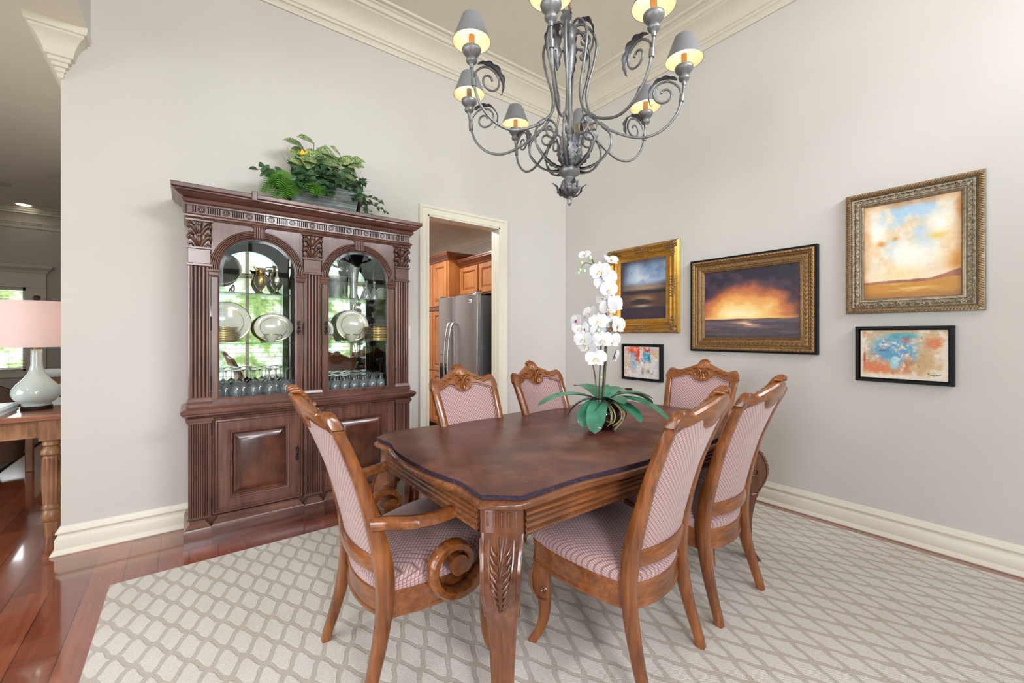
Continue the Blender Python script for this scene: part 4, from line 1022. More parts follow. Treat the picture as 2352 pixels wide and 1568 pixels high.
        for z, o, a, b in prof:
            c = Vector((bx, by, z)) + ex * o
            rg.append([tuple(c + ex * (u * a) + sd * (v * b)) for u, v in rectsec(0.35)])
        mb.loft(rg); lg = mb.build('front_leg', Wd, t, smooth=50)
        sc_ = MB()
        for q in (-1, 1):
            for z, o, r, a0 in ((0.312, 0.012, 0.017, 1), (0.238, 0.012, 0.016, -1)):
                c = Vector((bx, by, z)) + ex * (o - 0.020) + sd * (q * 0.0265)
                sc_.tube(spiral(tuple(c), r, 0.003, 1.4, 20, PI / 2 * a0, tuple(-ex)), [0.0050 - 0.002 * j / 20 for j in range(21)], 5)
            c0 = Vector((bx, by, 0)) + sd * (q * 0.026)
            sc_.tube([tuple(c0 + ex * o + Vector((0, 0, z))) for z, o in ((0.335, 0.036), (0.28, 0.046), (0.235, 0.042), (0.20, 0.028), (0.192, 0.0), (0.197, -0.022))], 0.0038, 5)
        for j in range(4):
            z = 0.325 - 0.028 * j; c = Vector((bx, by, z)) + ex * (0.043 + 0.003 * math.sin(j))
            for q in (-1, 1): sc_.tube([tuple(c), tuple(c + sd * (q * 0.010) + Vector((0, 0, -0.012))), tuple(c + sd * (q * 0.018) + Vector((0, 0, -0.030)) - ex * 0.004)], [0.002, 0.0048, 0.0015], 5)
        sc_.build('knee_carving', Wd, lg, smooth=60)
    if arm:
        for s in (-1, 1):
            path = bez([(s * 0.222, 0.040, 0.640), (s * 0.262, 0.085, 0.646), (s * 0.300, 0.150, 0.645), (s * 0.322, 0.225, 0.648), (s * 0.326, 0.285, 0.655)], 6)
            yc, zc = 0.312, 0.470
            path += [(s * (0.324), yc + r * math.cos(math.radians(a)), zc + r * math.sin(math.radians(a))) for a, r in [(90 - 15 * j, cr([(0, 0.183), (6, 0.126), (12, 0.112), (18, 0.098), (24, 0.062), (30, 0.042), (36, 0.030)], j)) for j in range(0, 35)]]
            rad = [0.020] * len(path); n = len(path)
            mb = MB(); P = [Vector(p) for p in path]; rg = []
            for j in range(n):
                tv = (P[min(j + 1, n - 1)] - P[max(j - 1, 0)]).normalized()
                lat = Vector((0, 0, 1)).cross(tv) if j < 22 else Vector((-1, 0, 0))
                lat = Vector((lat.x, lat.y, 0)).normalized() if lat.length > 1e-4 else Vector((-1, 0, 0))
                if j >= 16:
                    w_ = min(1, (j - 16) / 8); lat = (lat * (1 - w_) + Vector((-1, 0, 0)) * w_).normalized()
                nn = tv.cross(lat).normalized()
                a_ = lerp([(0, 0.020), (24, 0.027), (n - 1, 0.027)], j); b_ = lerp([(0, 0.022), (20, 0.019), (30, 0.020), (n - 12, 0.018), (n - 1, 0.014)], j)
                rg.append([tuple(P[j] + lat * (u * a_) + nn * (v * b_)) for u, v in rectsec(0.45)])
            mb.loft(rg)
            # the scroll's solid eye
            mb.loft([[(s * 0.324 + o, yc - 0.004 + 0.036 * math.cos(2 * PI * q / 20), zc - 0.004 + 0.036 * math.sin(2 * PI * q / 20)) for q in range(20)] for o in (-0.025, 0.025)])
            mb.build('arm', M['chairx'], t, smooth=50)
    return t
side = make_chair(False, 'dining chair on the near side of the table, closer to the carved corner leg', 'dining side chairs', (1.462, 0.888, RZ), math.radians(6.0))
dup(side, (2.082, 0.930, RZ), math.radians(1.0), 'dining chair on the near side of the table, closer to the pictures')
dup(side, (1.300, 2.072, RZ), PI + math.radians(3), 'dining chair across the table, its back in front of the kitchen doorway')
dup(side, (1.872, 2.068, RZ), PI + math.radians(4), 'dining chair across the table, its back in front of the bare wall corner')
armc = make_chair(True, 'scroll-armed dining chair at the end of the table before the china hutch', 'dining armchairs', (0.458, 1.655, RZ), -PI / 2)
dup(armc, (2.812, 1.560, RZ), math.radians(98.5), 'dining armchair at the far end of the table beneath the sunset picture')

# ------------------------------------------------------------------ dining table
TX, TY = 1.688, 1.575
tb = thing('dining_table', 'carved wooden dining table with cut corners on a cream trellis rug', 'dining table', (TX, TY, RZ))
HXL, HYL = 0.960, 0.545                       # half length / half width of the pad
def table_outline(e=0.0, cx=None):
    """serpentine-edged rectangle with cut corners, grown by e"""
    hx, hy = HXL + e, HYL + e; c = 0.098 + e * 0.2; P = []
    def side(a, b, n, amp):
        A, B = Vector(a), Vector(b); d = B - A; nrm = Vector((d.y, -d.x)).normalized(); out = []
        for j in range(n):
            t = j / n; out.append(tuple(A + d * t + nrm * (amp * (math.cos(2 * PI * t * 1.0) * -0.5 + 0.5 - 1.1 * (math.sin(PI * t) ** 2 < 0)) * 1.0)))
        return out
    def ser(a, b, n, amp):
        A, B = Vector(a), Vector(b); d = B - A; nrm = Vector((d.y, -d.x)).normalized(); out = []
        for j in range(n):
            t = j / n; w = math.sin(PI * t) ** 2 * 1.15 - 0.75 * (math.exp(-((t - 0.16) / 0.09) ** 2) + math.exp(-((t - 0.84) / 0.09) ** 2))
            out.append(tuple(A + d * t + nrm * (amp * w)))
        return out
    P += ser((-hx + c, -hy), (hx - c, -hy), 44, 0.016)
    P += ser((hx - c, -hy), (hx, -hy + c * 0.86), 1, 0)
    P += ser((hx, -hy + c * 0.86), (hx, hy - c * 0.86), 34, 0.022)
    P += ser((hx, hy - c * 0.86), (hx - c, hy), 1, 0)
    P += ser((hx - c, hy), (-hx + c, hy), 44, 0.016)
    P += ser((-hx + c, hy), (-hx, hy - c * 0.86), 1, 0)
    P += ser((-hx, hy - c * 0.86), (-hx, -hy + c * 0.86), 34, 0.022)
    P += ser((-hx, -hy + c * 0.86), (-hx + c, -hy), 1, 0)
    return P
zt0 = 0.749 - RZ
TP = [(-0.030, zt0 - 0.004), (-0.012, zt0), (0.004, zt0 + 0.002), (0.012, zt0 + 0.008), (0.014, zt0 + 0.018), (0.010, zt0 + 0.026), (0.002, zt0 + 0.031), (-0.010, zt0 + 0.032)]
MB().loft([[(x, y, z) for x, y in table_outline(e)] for e, z in TP]).build('tabletop', M['tablex'], tb, smooth=40)
# aprons: reeded panels with a beaded lower edge
za0, za1 = 0.652 - RZ, 0.747 - RZ
ap_prof = []
ap_prof += [(-0.03, za0), (0.004, za0), (0.008, za0 + 0.004), (0.008, za0 + 0.012), (0.002, za0 + 0.016)]
for j in range(3):
    z = za0 + 0.018 + j * 0.020
    ap_prof += [(0.010 * math.sin(PI * q / 6), z + 0.020 * q / 6) for q in range(1, 6)] + [(0.0, z + 0.020)]
ap_prof += [(0.004, za1 - 0.010), (0.006, za1), (-0.03, za1)]
ax, ay = HXL - 0.030, HYL - 0.030; ci = 0.105
for a, b in [((-ax + ci, -ay), (ax - ci, -ay)), ((ax, -ay + ci), (ax, ay - ci)), ((ax - ci, ay), (-ax + ci, ay)), ((-ax, ay - ci), (-ax, -ay + ci))]:
    ap = MB().profile(ap_prof, [a, b], 0, left=False).build('apron', M['tablex'], tb, smooth=30)
    A, B = Vector(a), Vector(b); d = (B - A); L = d.length; d.normalize(); nr = Vector((d.y, -d.x)); be = MB()
    n = int(L / 0.052)
    for j in range(n):
        for q in (-0.011, 0, 0.011):
            c = A + d * (L * (j + 0.5) / n + q) + nr * 0.009; be.ball((c.x - nr.x * 0.002, c.y - nr.y * 0.002, za0 + 0.008), 0.0042, 5, (1, 1, 0.9))
    be.tube([(a[0] + nr.x * 0.006, a[1] + nr.y * 0.006, za0 + 0.008), (b[0] + nr.x * 0.006, b[1] + nr.y * 0.006, za0 + 0.008)], 0.0038, 6)
    be.build('bead_carving', M['tablex'], ap, smooth=60)
# cabriole legs set across the corners
for sx in (-1, 1):
    for sy in (-1, 1):
        dv = Vector((sx * 0.66, sy * 0.75, 0)).normalized(); lt = Vector((-dv.y, dv.x, 0))
        o = Vector((sx * (HXL - 0.049), sy * (HYL - 0.042), 0)) - dv * 0.018      # middle of the cut face
        mb = MB(); H = lambda d, z: o + dv * d + Vector((0, 0, z))
        bl = []
        for z in (0.668 - RZ, zt0):
            c = H(-0.055, z); bl.append([tuple(c + dv * (u * 0.055) + lt * (v * 0.069)) for u, v in rectsec(0.06)])
        mb.loft(bl)
        pr = [(0.668, -0.056, .055, .069), (0.655, -0.050, .056, .068), (0.62, -0.030, .062, .064), (0.57, -0.012, .066, .060), (0.52, -0.006, .066, .058), (0.47, -0.014, .060, .055), (0.42, -0.032, .050, .051), (0.36, -0.046, .042, .046), (0.28, -0.054, .036, .042), (0.20, -0.054, .031, .038), (0.12, -0.046, .028, .035), (0.06, -0.030, .027, .034), (0.02, -0.008, .029, .035), (0.0, 0.000, .030, .036)]
        rg = []
        for z, d, a, b in pr:
            c = H(d, max(0.0, z - RZ)); rg.append([tuple(c + dv * (u * a) + lt * (v * b)) for u, v in [(-1, -.8), (-.8, -1), (.86, -1), (.90, -.86), (1, -.80), (1, .80), (.90, .86), (.86, 1), (-.8, 1), (-1, .8)]])
        mb.loft(rg)
        lg = mb.build('leg', M['table'], tb, smooth=40)
        fl = MB()
        for q in range(5):
            c = o + lt * (-0.046 + 0.023 * q); fl.tube([tuple(c + dv * 0.0005 + Vector((0, 0, z - RZ))) for z in (0.690, 0.735)], 0.0035, 6)
        fl.build('block_fluting', M['tablex'], lg, smooth=60)
        # acanthus leaf carved on the knee
        kc = MB()
        def kp(v, z, off=0.0):
            d = cr([(-p[0], p[1] + p[2]) for p in pr], -z); w = lerp([(-p[0], p[3]) for p in pr], -z)
            return tuple(o + dv * (d + off) + lt * v + Vector((0, 0, z - RZ)))
        for s in (-1, 1):
            kc.tube([kp(s * 0.040, 0.652, .001), kp(s * 0.038, 0.60, .001), kp(s * 0.032, 0.55, .001), kp(s * 0.020, 0.49, .001), kp(s * 0.004, 0.440, .001)], 0.0035, 5)
            kc.tube([kp(s * 0.016, 0.660, .002), kp(s * 0.008, 0.61, .002), kp(0, 0.56, .002)], 0.0030, 5)
            kc.tube([kp(s * 0.006, 0.660, .002), kp(s * 0.002, 0.63, .002), kp(0, 0.60, .002)], 0.0025, 5)
            for j in range(9):
                z = 0.640 - 0.022 * j; w = 0.033 * (1 - (j / 10.5) ** 2)
                kc.tube([kp(s * max(0.0, w * 0.25), z - 0.030, .003), kp(s * w * 0.7, z - 0.018, .006), kp(s * w, z, .001)], [0.0022, 0.0058, 0.002], 6)
        kc.build('knee_carving', M['table'], lg, smooth=60)
        # rounded side faces carry an incised rim
        si = MB()
        for s in (-1, 1):
            pts = []
            for j in range(15):
                z = 0.650 - 0.235 * j / 14
                d = cr([(-p[0], p[1] + p[2] * 0.80) for p in pr], -z); w = lerp([(-p[0], p[3]) for p in pr], -z)
                pts.append(tuple(o + dv * d + lt * (s * (w + 0.0005)) + Vector((0, 0, z - RZ))))
            pts += [tuple(o + dv * dd + lt * (s * 0.052) + Vector((0, 0, zz - RZ))) for dd, zz in ((0.0, 0.405), (-0.03, 0.398), (-0.058, 0.40))]
            si.tube(pts, 0.0042, 6)
            c = o + dv * -0.02 + lt * (s * 0.060) + Vector((0, 0, 0.53 - RZ))
            si.tube(spiral(tuple(c), 0.034, 0.006, 1.3, 20, PI / 2, tuple(dv)), 0.0045, 6)
        si.build('side_scroll', M['table'], lg, smooth=60)
# padded table covers in two halves
def leather():
    m, nt, bs = newmat('brown_leatherette')
    n1 = nt.noise(nt.coord((1, 1, 1)), 7, 4); n2 = nt.noise(nt.coord((60, 34, 30)), 1.0, 4, 0.6)
    setp(nt, bs, color=nt.ramp(nt.math('ADD', nt.math('MULTIPLY', n1, 0.8), nt.math('MULTIPLY', n2, 0.2)), [(0.36, S(74, 42, 34)), (0.5, S(96, 56, 44)), (0.64, S(118, 74, 58))]), rough=0.34, spec=0.6, normal=nt.bump(n2, 0.10, 0.004)); return m
def felt():
    m, nt, bs = newmat('purple_felt_edge')
    n2 = nt.noise(nt.coord(), 90, 5, 0.7)
    setp(nt, bs, color=nt.ramp(n2, [(0.35, S(28, 20, 34)), (0.62, S(52, 40, 60)), (0.74, S(120, 108, 120))]), rough=0.9); return m
M['leather'] = leather(); M['felt'] = felt()
PO = table_outline(0.0); SEAM = 0.000
def half(sgn):
    P = [(x, y) for x, y in PO if (x - SEAM) * sgn > 0.006]
    ys = [y for x, y in PO if abs(x - SEAM) < 0.04]; y0, y1 = min(ys), max(ys)
    if sgn < 0: P = sorted(P, key=lambda p: math.atan2(p[1], p[0] - SEAM + 0.3) % (2 * PI)); 
    else: P = sorted(P, key=lambda p: math.atan2(p[1], p[0] - SEAM - 0.3))
    xs = SEAM + sgn * 0.0018
    if sgn < 0: return [(xs, y1)] + [p for p in P] + [(xs, y0)]
    return [(xs, y0)] + [p for p in P] + [(xs, y1)]
for sgn, lab in ((-1, 'brown leather-look table pad on the half nearer the china hutch'), (1, 'brown leather-look table pad on the half with the orchid')):
    P = half(sgn)
    z0, z1 = zt0 + 0.0325 + RZ, 0.800
    o = MB().loft([[(x, y, z0) for x, y in P], [(x, y, z1 - 0.003) for x, y in P]]).build('table_pad', M['felt'], loc=(TX, TY, 0), smooth=30)
    tag(o, lab, 'table pad')
    MB().loft([[(x * 1.0012, y * 1.0022, z1 - 0.0031) for x, y in P], [(x * 1.0012, y * 1.0022, z1 - 0.001) for x, y in P], [(x * 0.999, y * 0.998, z1) for x, y in P]]).build('leather_cover', M['leather'], o, smooth=30)

# ------------------------------------------------------------------ orchid arrangement
OX, OY, OZ = 1.752, 1.497, 0.8005
orc = thing('orchid_arrangement', 'white artificial orchid in a round dark brown bowl on the dining table', 'orchid', (OX, OY, OZ))
M['bowl'] = plain('brown_glazed_bowl', S(52, 24, 20), 0.12, var=0.15, coat=0.6)
M['oleaf'] = plain('orchid_leaf', S(62, 128, 98), 0.34, var=0.26, vscale=14, coat=0.15)
M['petal'] = plain('white_petal', S(205, 204, 210), 0.6, var=0.012, sss=0.0)
M['lip'] = plain('orchid_lip', S(226, 206, 158), 0.5, var=0.12, vscale=60)
M['pinklip'] = plain('pink_orchid_lip', S(168, 44, 84), 0.5, var=0.12, vscale=60)
M['bud'] = plain('green_bud', S(178, 208, 160), 0.5, var=0.10, vscale=40)
M['stem'] = plain('orchid_stem', S(92, 98, 62), 0.55, var=0.3, vscale=30)
M['stake'] = plain('dark_stake', S(62, 56, 52), 0.5, var=0.15)
M['root'] = plain('pale_root', S(206, 202, 150), 0.6, var=0.12)
MB().lathe([(0.0005, 0.0), (0.048, 0.0), (0.060, 0.006), (0.092, 0.040), (0.108, 0.078), (0.100, 0.108), (0.074, 0.126), (0.062, 0.132), (0.060, 0.146), (0.066, 0.156), (0.064, 0.160), (0.054, 0.148), (0.054, 0.130), (0.0005, 0.126)], 36).build('bowl', M['bowl'], orc, smooth=60)
# world helper: lateral / depth directions as seen from the front of the table
Rv = Vector((math.sin(TH), -math.cos(TH), 0)); Fv = Vector((math.cos(TH), math.sin(TH), 0))
def ov(l, d, z): return Rv * l + Fv * d + Vector((0, 0, z))
ol = MB()
for (l, d, dz, L, w, droop, tw_) in [(-1.0, -0.25, 0.50, .34, .090, 0.95, -.05), (-0.75, -0.7, 0.05, .20, .082, 1.35, 0), (-0.40, -0.9, 0.05, .21, .085, 1.45, 0), (-0.42, -1.0, 0.1, .235, .085, 1.40, 0), (0.75, -0.75, 0.1, .22, .088, 0.95, 0), (1.0, -0.50, 0.42, .36, .095, 1.30, 0),
                                 (1.0, 0.3, 0.6, .30, .080, 1.25, 0), (0.7, 0.6, 0.75, .24, .085, 1.1, 0), (-0.5, 0.7, 0.9, .20, .085, 1.0, 0), (-1.0, 0.3, 0.2, .20, .07, 1.4, 0), (0.35, -0.9, 0.55, .17, .08, 0.9, 0), (0.1, 0.9, 0.9, .2, .085, 1.0, 0), (0.9, -0.1, 0.65, .25, .07, 1.1, 0)]:
    dv = ov(l, d, dz); leaf(ol, tuple(ov(l * 0.02, d * 0.02, 0.150)), dv, (0, 0, 1), L * 1.04, w * 1.2, 'strap', droop, 0.22, 16)
ol.build('leaves', M['oleaf'], orc, smooth=70, kind='stuff')
# stakes and stems
def stemcurve(pts, r, m, name):
    MB().tube(bez([tuple(ov(*p)) for p in pts], 8), r, 7).build(name, m, orc, smooth=60)
stemcurve([(0.000, 0.01, 0.13), (0.010, 0.01, 0.30), (0.020, 0.01, 0.46)], 0.0052, M['stake'], 'stake')
stemcurve([(0.010, 0.03, 0.13), (0.020, 0.02, 0.30), (0.028, 0.02, 0.52)], 0.0042, M['stake'], 'stake')
stemcurve([(-0.020, 0.0, 0.13), (-0.012, 0.0, 0.35), (-0.004, 0.0, 0.5)], 0.0036, M['stake'], 'stake')
stemcurve([(0.004, 0.0, 0.13), (0.018, 0.0, 0.40), (0.020, 0.0, 0.60), (0.000, 0.0, 0.76), (-0.040, -0.01, 0.86), (-0.075, -0.02, 0.925)], 0.0042, M['stem'], 'stem')
stemcurve([(-0.024, 0.0, 0.13), (-0.045, -0.01, 0.30), (-0.078, -0.02, 0.42), (-0.085, -0.02, 0.46), (-0.078, -0.02, 0.50)], 0.0038, M['stem'], 'stem')
stemcurve([(0.020, 0.0, 0.58), (-0.030, -0.02, 0.60), (-0.090, -0.04, 0.555), (-0.108, -0.05, 0.50), (-0.105, -0.05, 0.46)], 0.0034, M['stem'], 'stem')
stemcurve([(-0.040, 0.0, 0.865), (-0.090, -0.01, 0.880), (-0.122, -0.02, 0.845)], 0.0024, M['stem'], 'stem')
rn = random.Random(3)
def bloom(l, d, z, fl, fd, fz, s=1.0, lip='lip'):
    """moth orchid: two broad side petals, three sepals and a lip"""
    c = ov(l, d, z); n = ov(fl, fd, fz).normalized(); up = Vector((0, 0, 1)); up = (up - n * up.dot(n)).normalized(); rt = up.cross(n)
    b = MB()
    s *= 0.92
    for a, L, w, q in ((90, .052, .042, 0), (215, .050, .040, 0), (325, .050, .040, 0), (18, .056, .064, .004), (162, .056, .064, .004)):
        a = math.radians(a + rn.uniform(-6, 6)); dv = rt * math.cos(a) + up * math.sin(a) + n * 0.22
        leaf(b, tuple(c + n * q), dv, tuple(n), L * s, w * s, 'ovate' if w < .05 else 'strap', -0.15 + rn.uniform(0, .5), -0.10, 8, 0.03)
    o = b.build('bloom', M['petal'], orc, smooth=80)
    li = MB()
    for a in (250, 290): 
        a = math.radians(a); leaf(li, tuple(c + n * 0.004), (rt * math.cos(a) + up * math.sin(a)) * 0.6 + n * 0.8, tuple(n), 0.022 * s, 0.013 * s, 'ovate', 0.8, 0.3, 6)
    li.ball(tuple(c + n * 0.010), 0.0062 * s, 6)
    li.build('lip', M[lip], o, smooth=70)
for a in [(0.000, -.03, .770, -0.3, -1, .15, 1.05), (-0.018, -.035, .830, -0.5, -1, .1, 1.15), (0.030, -.02, .800, 0.6, -1, .2, 1.05), (0.040, -.02, .890, 0.3, -0.7, .8, .9), (0.022, -.04, .735, 0.2, -1, -.1, 1.0), (0.054, -.04, .660, 0.6, -1, .1, 1.15), (0.000, -.02, .690, -0.8, -0.6, .5, 1.0),
          (0.020, -.05, .640, -0.1, -1, -.2, 1.0), (-0.070, -.03, .610, -0.9, -0.6, .6, 1.0), (-0.030, -.04, .565, -0.2, -1, .3, 1.05), (-0.140, -.03, .570, -1, -0.6, .3, .85, 'pinklip'), (-0.120, -.03, .535, -0.6, -1, 0, .95), (-0.110, -.05, .475, -0.5, -1, 0, 1.05), (-0.090, -.05, .440, -0.6, -1, -.3, 1.0),
          (0.070, -.03, .545, 0.8, -1, .1, 1.1), (0.040, -.02, .560, 0.1, -1, .4, 1.0), (-0.010, -.05, .470, -0.3, -1, .1, 1.1), (0.046, -.02, .470, 0.6, -1, 0, 1.05), (-0.044, -.05, .375, -0.3, -1, .1, 1.15), (0.058, -.02, .385, 0.9, -0.5, -.2, .95), (-0.030, -.03, .525, 0.2, -1, -.2, .95), (-0.095, -.01, .92, -0.6, -0.8, .6, .7)]:
    bloom(*a)
for l, d, z, r in [(-0.122, -.02, .840, .010), (-0.130, -.02, .825, .008), (-0.098, -.02, .835, .009), (-0.112, -.01, .880, .009), (-0.070, -.02, .905, .013), (-0.100, -.05, .470, .011), (-0.106, -.05, .450, .010), (-0.092, -.05, .500, .012), (-0.030, -.05, .52, .011), (0.055, -.03, .612, .009)]:
    MB().ball(tuple(ov(l, d, z)), r, 8, (0.8, 0.8, 1.15)).build('bud', M['bud'], orc, smooth=80)
rt_ = MB()
for l, d, z1 in [(0.025, -0.085, 0.030), (0.035, -0.10, 0.045), (0.075, -0.075, 0.03), (0.085, -0.085, 0.012), (0.095, -0.06, 0.03), (0.015, -0.10, 0.06), (0.105, -0.05, 0.05)]:
    rt_.tube(bez([tuple(ov(l * 0.6, -0.05, 0.150)), tuple(ov(l * 1.0, d - 0.025, 0.105)), tuple(ov(l * 0.9, d - 0.028, 0.062)), tuple(ov(l * 0.6 - 0.01, d - 0.012, z1))], 5), 0.0030, 6)
rt_.build('roots', M['root'], orc, smooth=60)
for l, z in ((0.020, 0.45), (-0.008, 0.27)):
    cl_ = MB(); cl_.box(*(lambda v: (v.x - .006, v.x + .006, v.y - .006, v.y + .006, v.z - .006, v.z + .006))(ov(l, 0.0, z)))
    cl_.build('clip', M['root'], orc, bevel=0.002)
# ------------------------------------------------------------------ chandelier
CX, CY = 1.560, 1.552
ch = thing('chandelier', 'eight-arm grey wrought-iron scroll chandelier with small shades above the table', 'chandelier', (CX, CY, 2.0))
Z0 = 2.0
def zz(z): return z - Z0
# centre stem: rod, hub, leafy sleeve, collar, vase, ball, finial
MB().lathe([(0.0005, zz(2.935)), (0.010, zz(2.930)), (0.016, zz(2.915)), (0.012, zz(2.90)), (0.020, zz(2.890)), (0.040, zz(2.872)), (0.046, zz(2.855)), (0.030, zz(2.835)), (0.024, zz(2.80)), (0.034, zz(2.785)), (0.034, zz(2.77)), (0.018, zz(2.65)), (0.014, zz(2.64)), (0.0085, zz(2.63)), (0.0085, zz(2.34)), (0.018, zz(2.325)), (0.013, zz(2.31)),
            (0.017, zz(2.29)), (0.034, zz(2.24)), (0.036, zz(2.21)), (0.026, zz(2.18)), (0.026, zz(2.165)), (0.052, zz(2.155)), (0.056, zz(2.145)), (0.050, zz(2.125)), (0.024, zz(2.112)), (0.022, zz(2.105)), (0.034, zz(2.096)), (0.044, zz(2.080)), (0.048, zz(2.062)), (0.044, zz(2.040)), (0.030, zz(2.022)), (0.012, zz(2.012)), (0.009, zz(2.004)), (0.014, zz(1.998)), (0.009, zz(1.990)), (0.0115, zz(1.980)), (0.008, zz(1.970)), (0.0005, zz(1.962))], 24).build('stem', M['pewter'], ch, smooth=50)
cn = MB(); z = 2.935
while z < 4.02:
    k = int((z - 2.935) / 0.028)
    ax_ = (1, 0, 0) if k % 2 else (0, 1, 0)
    cn.tube([tuple(Vector(ax_) * (0.0075 * math.cos(2 * PI * j / 12)) + Vector((0, 0, zz(z + 0.015) + 0.017 * math.sin(2 * PI * j / 12)))) for j in range(13)], 0.0024, 5)
    z += 0.028
cn.build('chain', M['brass'], ch, smooth=60)
MB().lathe([(0.0005, zz(4.02)), (0.02, zz(4.02)), (0.06, zz(4.035)), (0.065, zz(4.058))], 24).build('canopy', M['pewter'], ch, smooth=50)
def acanthus(mb, pts, up, wd, n=6):
    """a scalloped leaf laid along pts, folded at its rib"""
    P = [Vector(p) for p in bez(pts, 8)]; m = len(P); u = Vector(up); vs = []
    for j in range(m):
        t = j / (m - 1); d = (P[min(j + 1, m - 1)] - P[max(j - 1, 0)]).normalized(); sd = d.cross(u)
        sd = sd.normalized() if sd.length > 1e-5 else d.orthogonal().normalized(); nn = sd.cross(d)
        env = math.sin(PI * min(1, 0.18 + 0.84 * t)) if t < .98 else 0.02
        w = wd * 0.62 * max(env, 0.02) * (0.62 + 0.44 * abs(math.sin(t * n * PI)))
        for q in (-1, -0.55, 0, 0.55, 1):
            vs.append(tuple(P[j] + sd * (w * q) + nn * (abs(q) * w * 0.30 + (0.0035 if abs(q) == 0.55 else 0))))
    fs = [(k * 5 + q, k * 5 + q + 1, k * 5 + q + 6, k * 5 + q + 5) for k in range(m - 1) for q in range(4)]
    mb.add(vs, fs)
A0 = math.radians(217.4)
def polar(a, r, z): return (r * math.cos(a), r * math.sin(a), zz(z))
for q in range(8):
    a = A0 + q * PI / 4
    pl_ = lambda r, z: polar(a, r, z)
    er = (math.cos(a), math.sin(a), 0); et = Vector((-math.sin(a), math.cos(a), 0))
    main = bez([pl_(0.030, 2.885), pl_(0.070, 2.885), pl_(0.118, 2.835), pl_(0.138, 2.765), pl_(0.120, 2.66), pl_(0.092, 2.56), pl_(0.088, 2.49), pl_(0.112, 2.415), pl_(0.175, 2.350), pl_(0.265, 2.298), pl_(0.355, 2.272), pl_(0.440, 2.290), pl_(0.508, 2.350), pl_(0.541, 2.430), pl_(0.551, 2.500)], 6)
    am = MB().tube(main, 0.0066, 8)
    for (r, z_, dx, dz) in ((0.178, 2.348, 0.6, -0.5), (0.542, 2.440, 0.1, 1.0)):
        dvec = Vector((er[0] * dx, er[1] * dx, dz)).normalized(); c = Vector(pl_(r, z_)); am.tube([tuple(c - dvec * 0.016), tuple(c + dvec * 0.016)], 0.0115, 8)
    arm = am.build('arm', M['pewter'], ch, smooth=60)
    sc_ = MB()
    # inward curl near the cup
    def curl(cr_, cz_, r0, r1, turns, a0, dirn, rad=0.0055, n=30):
        return [pl_(cr_ + dirn * (r0 + (r1 - r0) * t) * math.cos(a0 + turns * 2 * PI * t), cz_ + (r0 + (r1 - r0) * t) * math.sin(a0 + turns * 2 * PI * t)) for t in [j / n for j in range(n + 1)]]
    c1 = [pl_(0.540, 2.445), pl_(0.534, 2.485)] + curl(0.462, 2.470, 0.066, 0.014, 1.35, math.radians(35), 1)
    sc_.tube(bez(c1, 2), 0.0052, 6); sc_.build('scroll', M['pewter'], arm, smooth=60); sc_ = MB()
    # lower curl: from the first clip in to a small scroll, and the long bar down to the collar
    c2 = [pl_(0.178, 2.350), pl_(0.160, 2.372)] + curl(0.118, 2.325, 0.052, 0.012, 1.25, math.radians(65), 1)
    sc_.tube(bez(c2, 2), 0.0052, 6); sc_.build('scroll', M['pewter'], arm, smooth=60); sc_ = MB()
    sc_.tube(bez([pl_(0.180, 2.345), pl_(0.208, 2.300), pl_(0.205, 2.240), pl_(0.155, 2.180), pl_(0.090, 2.150), pl_(0.045, 2.146)], 6), 0.0055, 6)
    sc_.build('lower_bar', M['pewter'], arm, smooth=60)
    lf = MB()
    acanthus(lf, [pl_(0.520, 2.530), pl_(0.480, 2.544), pl_(0.430, 2.535), pl_(0.394, 2.490), pl_(0.396, 2.440), pl_(0.405, 2.415)], (0, 0, 1) if False else tuple(et.cross(Vector((0, 0, 1))) * 0 + Vector((er[0] * -0.4, er[1] * -0.4, 0.9))), 0.034); lf.build('leaf', M['pewterd'], arm, smooth=60); lf = MB()
    acanthus(lf, [pl_(0.045, 2.160), pl_(0.090, 2.158), pl_(0.150, 2.184), pl_(0.200, 2.245)], (er[0] * 0.3, er[1] * 0.3, -0.95), 0.034)
    lf.build('leaf', M['pewterd'], arm, smooth=60)
    if q % 2 == 0:
        up_ = MB()
        for (r_, zc_, R_) in ((0.078, 2.800, 0.030), (0.070, 2.720, 0.022)):
            up_.tube(bez([pl_(0.03, zc_ + 0.05), pl_(r_, zc_ + R_ + 0.012)] + [pl_(r_ + (R_ + (0.006 - R_) * t) * math.sin(2.6 * PI * t), zc_ + (R_ + (0.006 - R_) * t) * math.cos(2.6 * PI * t)) for t in [j / 16 for j in range(17)]], 2), 0.0065, 6)
        up_.build('hub_scroll', M['pewter'], ch, smooth=60)
        ul = MB(); acanthus(ul, [pl_(0.045, 2.895), pl_(0.090, 2.905), pl_(0.118, 2.85), pl_(0.112, 2.78), pl_(0.085, 2.70), pl_(0.075, 2.64)], (er[0] * .8, er[1] * .8, 0.5), 0.044)
        ul.build('hub_leaf', M['pewterd'], ch, smooth=60)
    # cup, candle, bulb and shade
    c = pl_(0.552, 2.5)
    cup = MB().lathe([(0.0005, 0.0), (0.008, 0.0), (0.009, 0.012), (0.012, 0.020), (0.022, 0.026), (0.026, 0.036), (0.022, 0.046), (0.020, 0.050), (0.030, 0.060), (0.040, 0.072), (0.043, 0.084), (0.041, 0.090), (0.037, 0.092), (0.0005, 0.088)], 24, (c[0], c[1], c[2])).build('candle_cup', M['pewter'], arm, smooth=50)
    lit = q != 4
    orange = emitter('candle_sleeve', S(190, 138, 88), 0.0) if 'sleeve' not in M else M['sleeve']; M['sleeve'] = orange
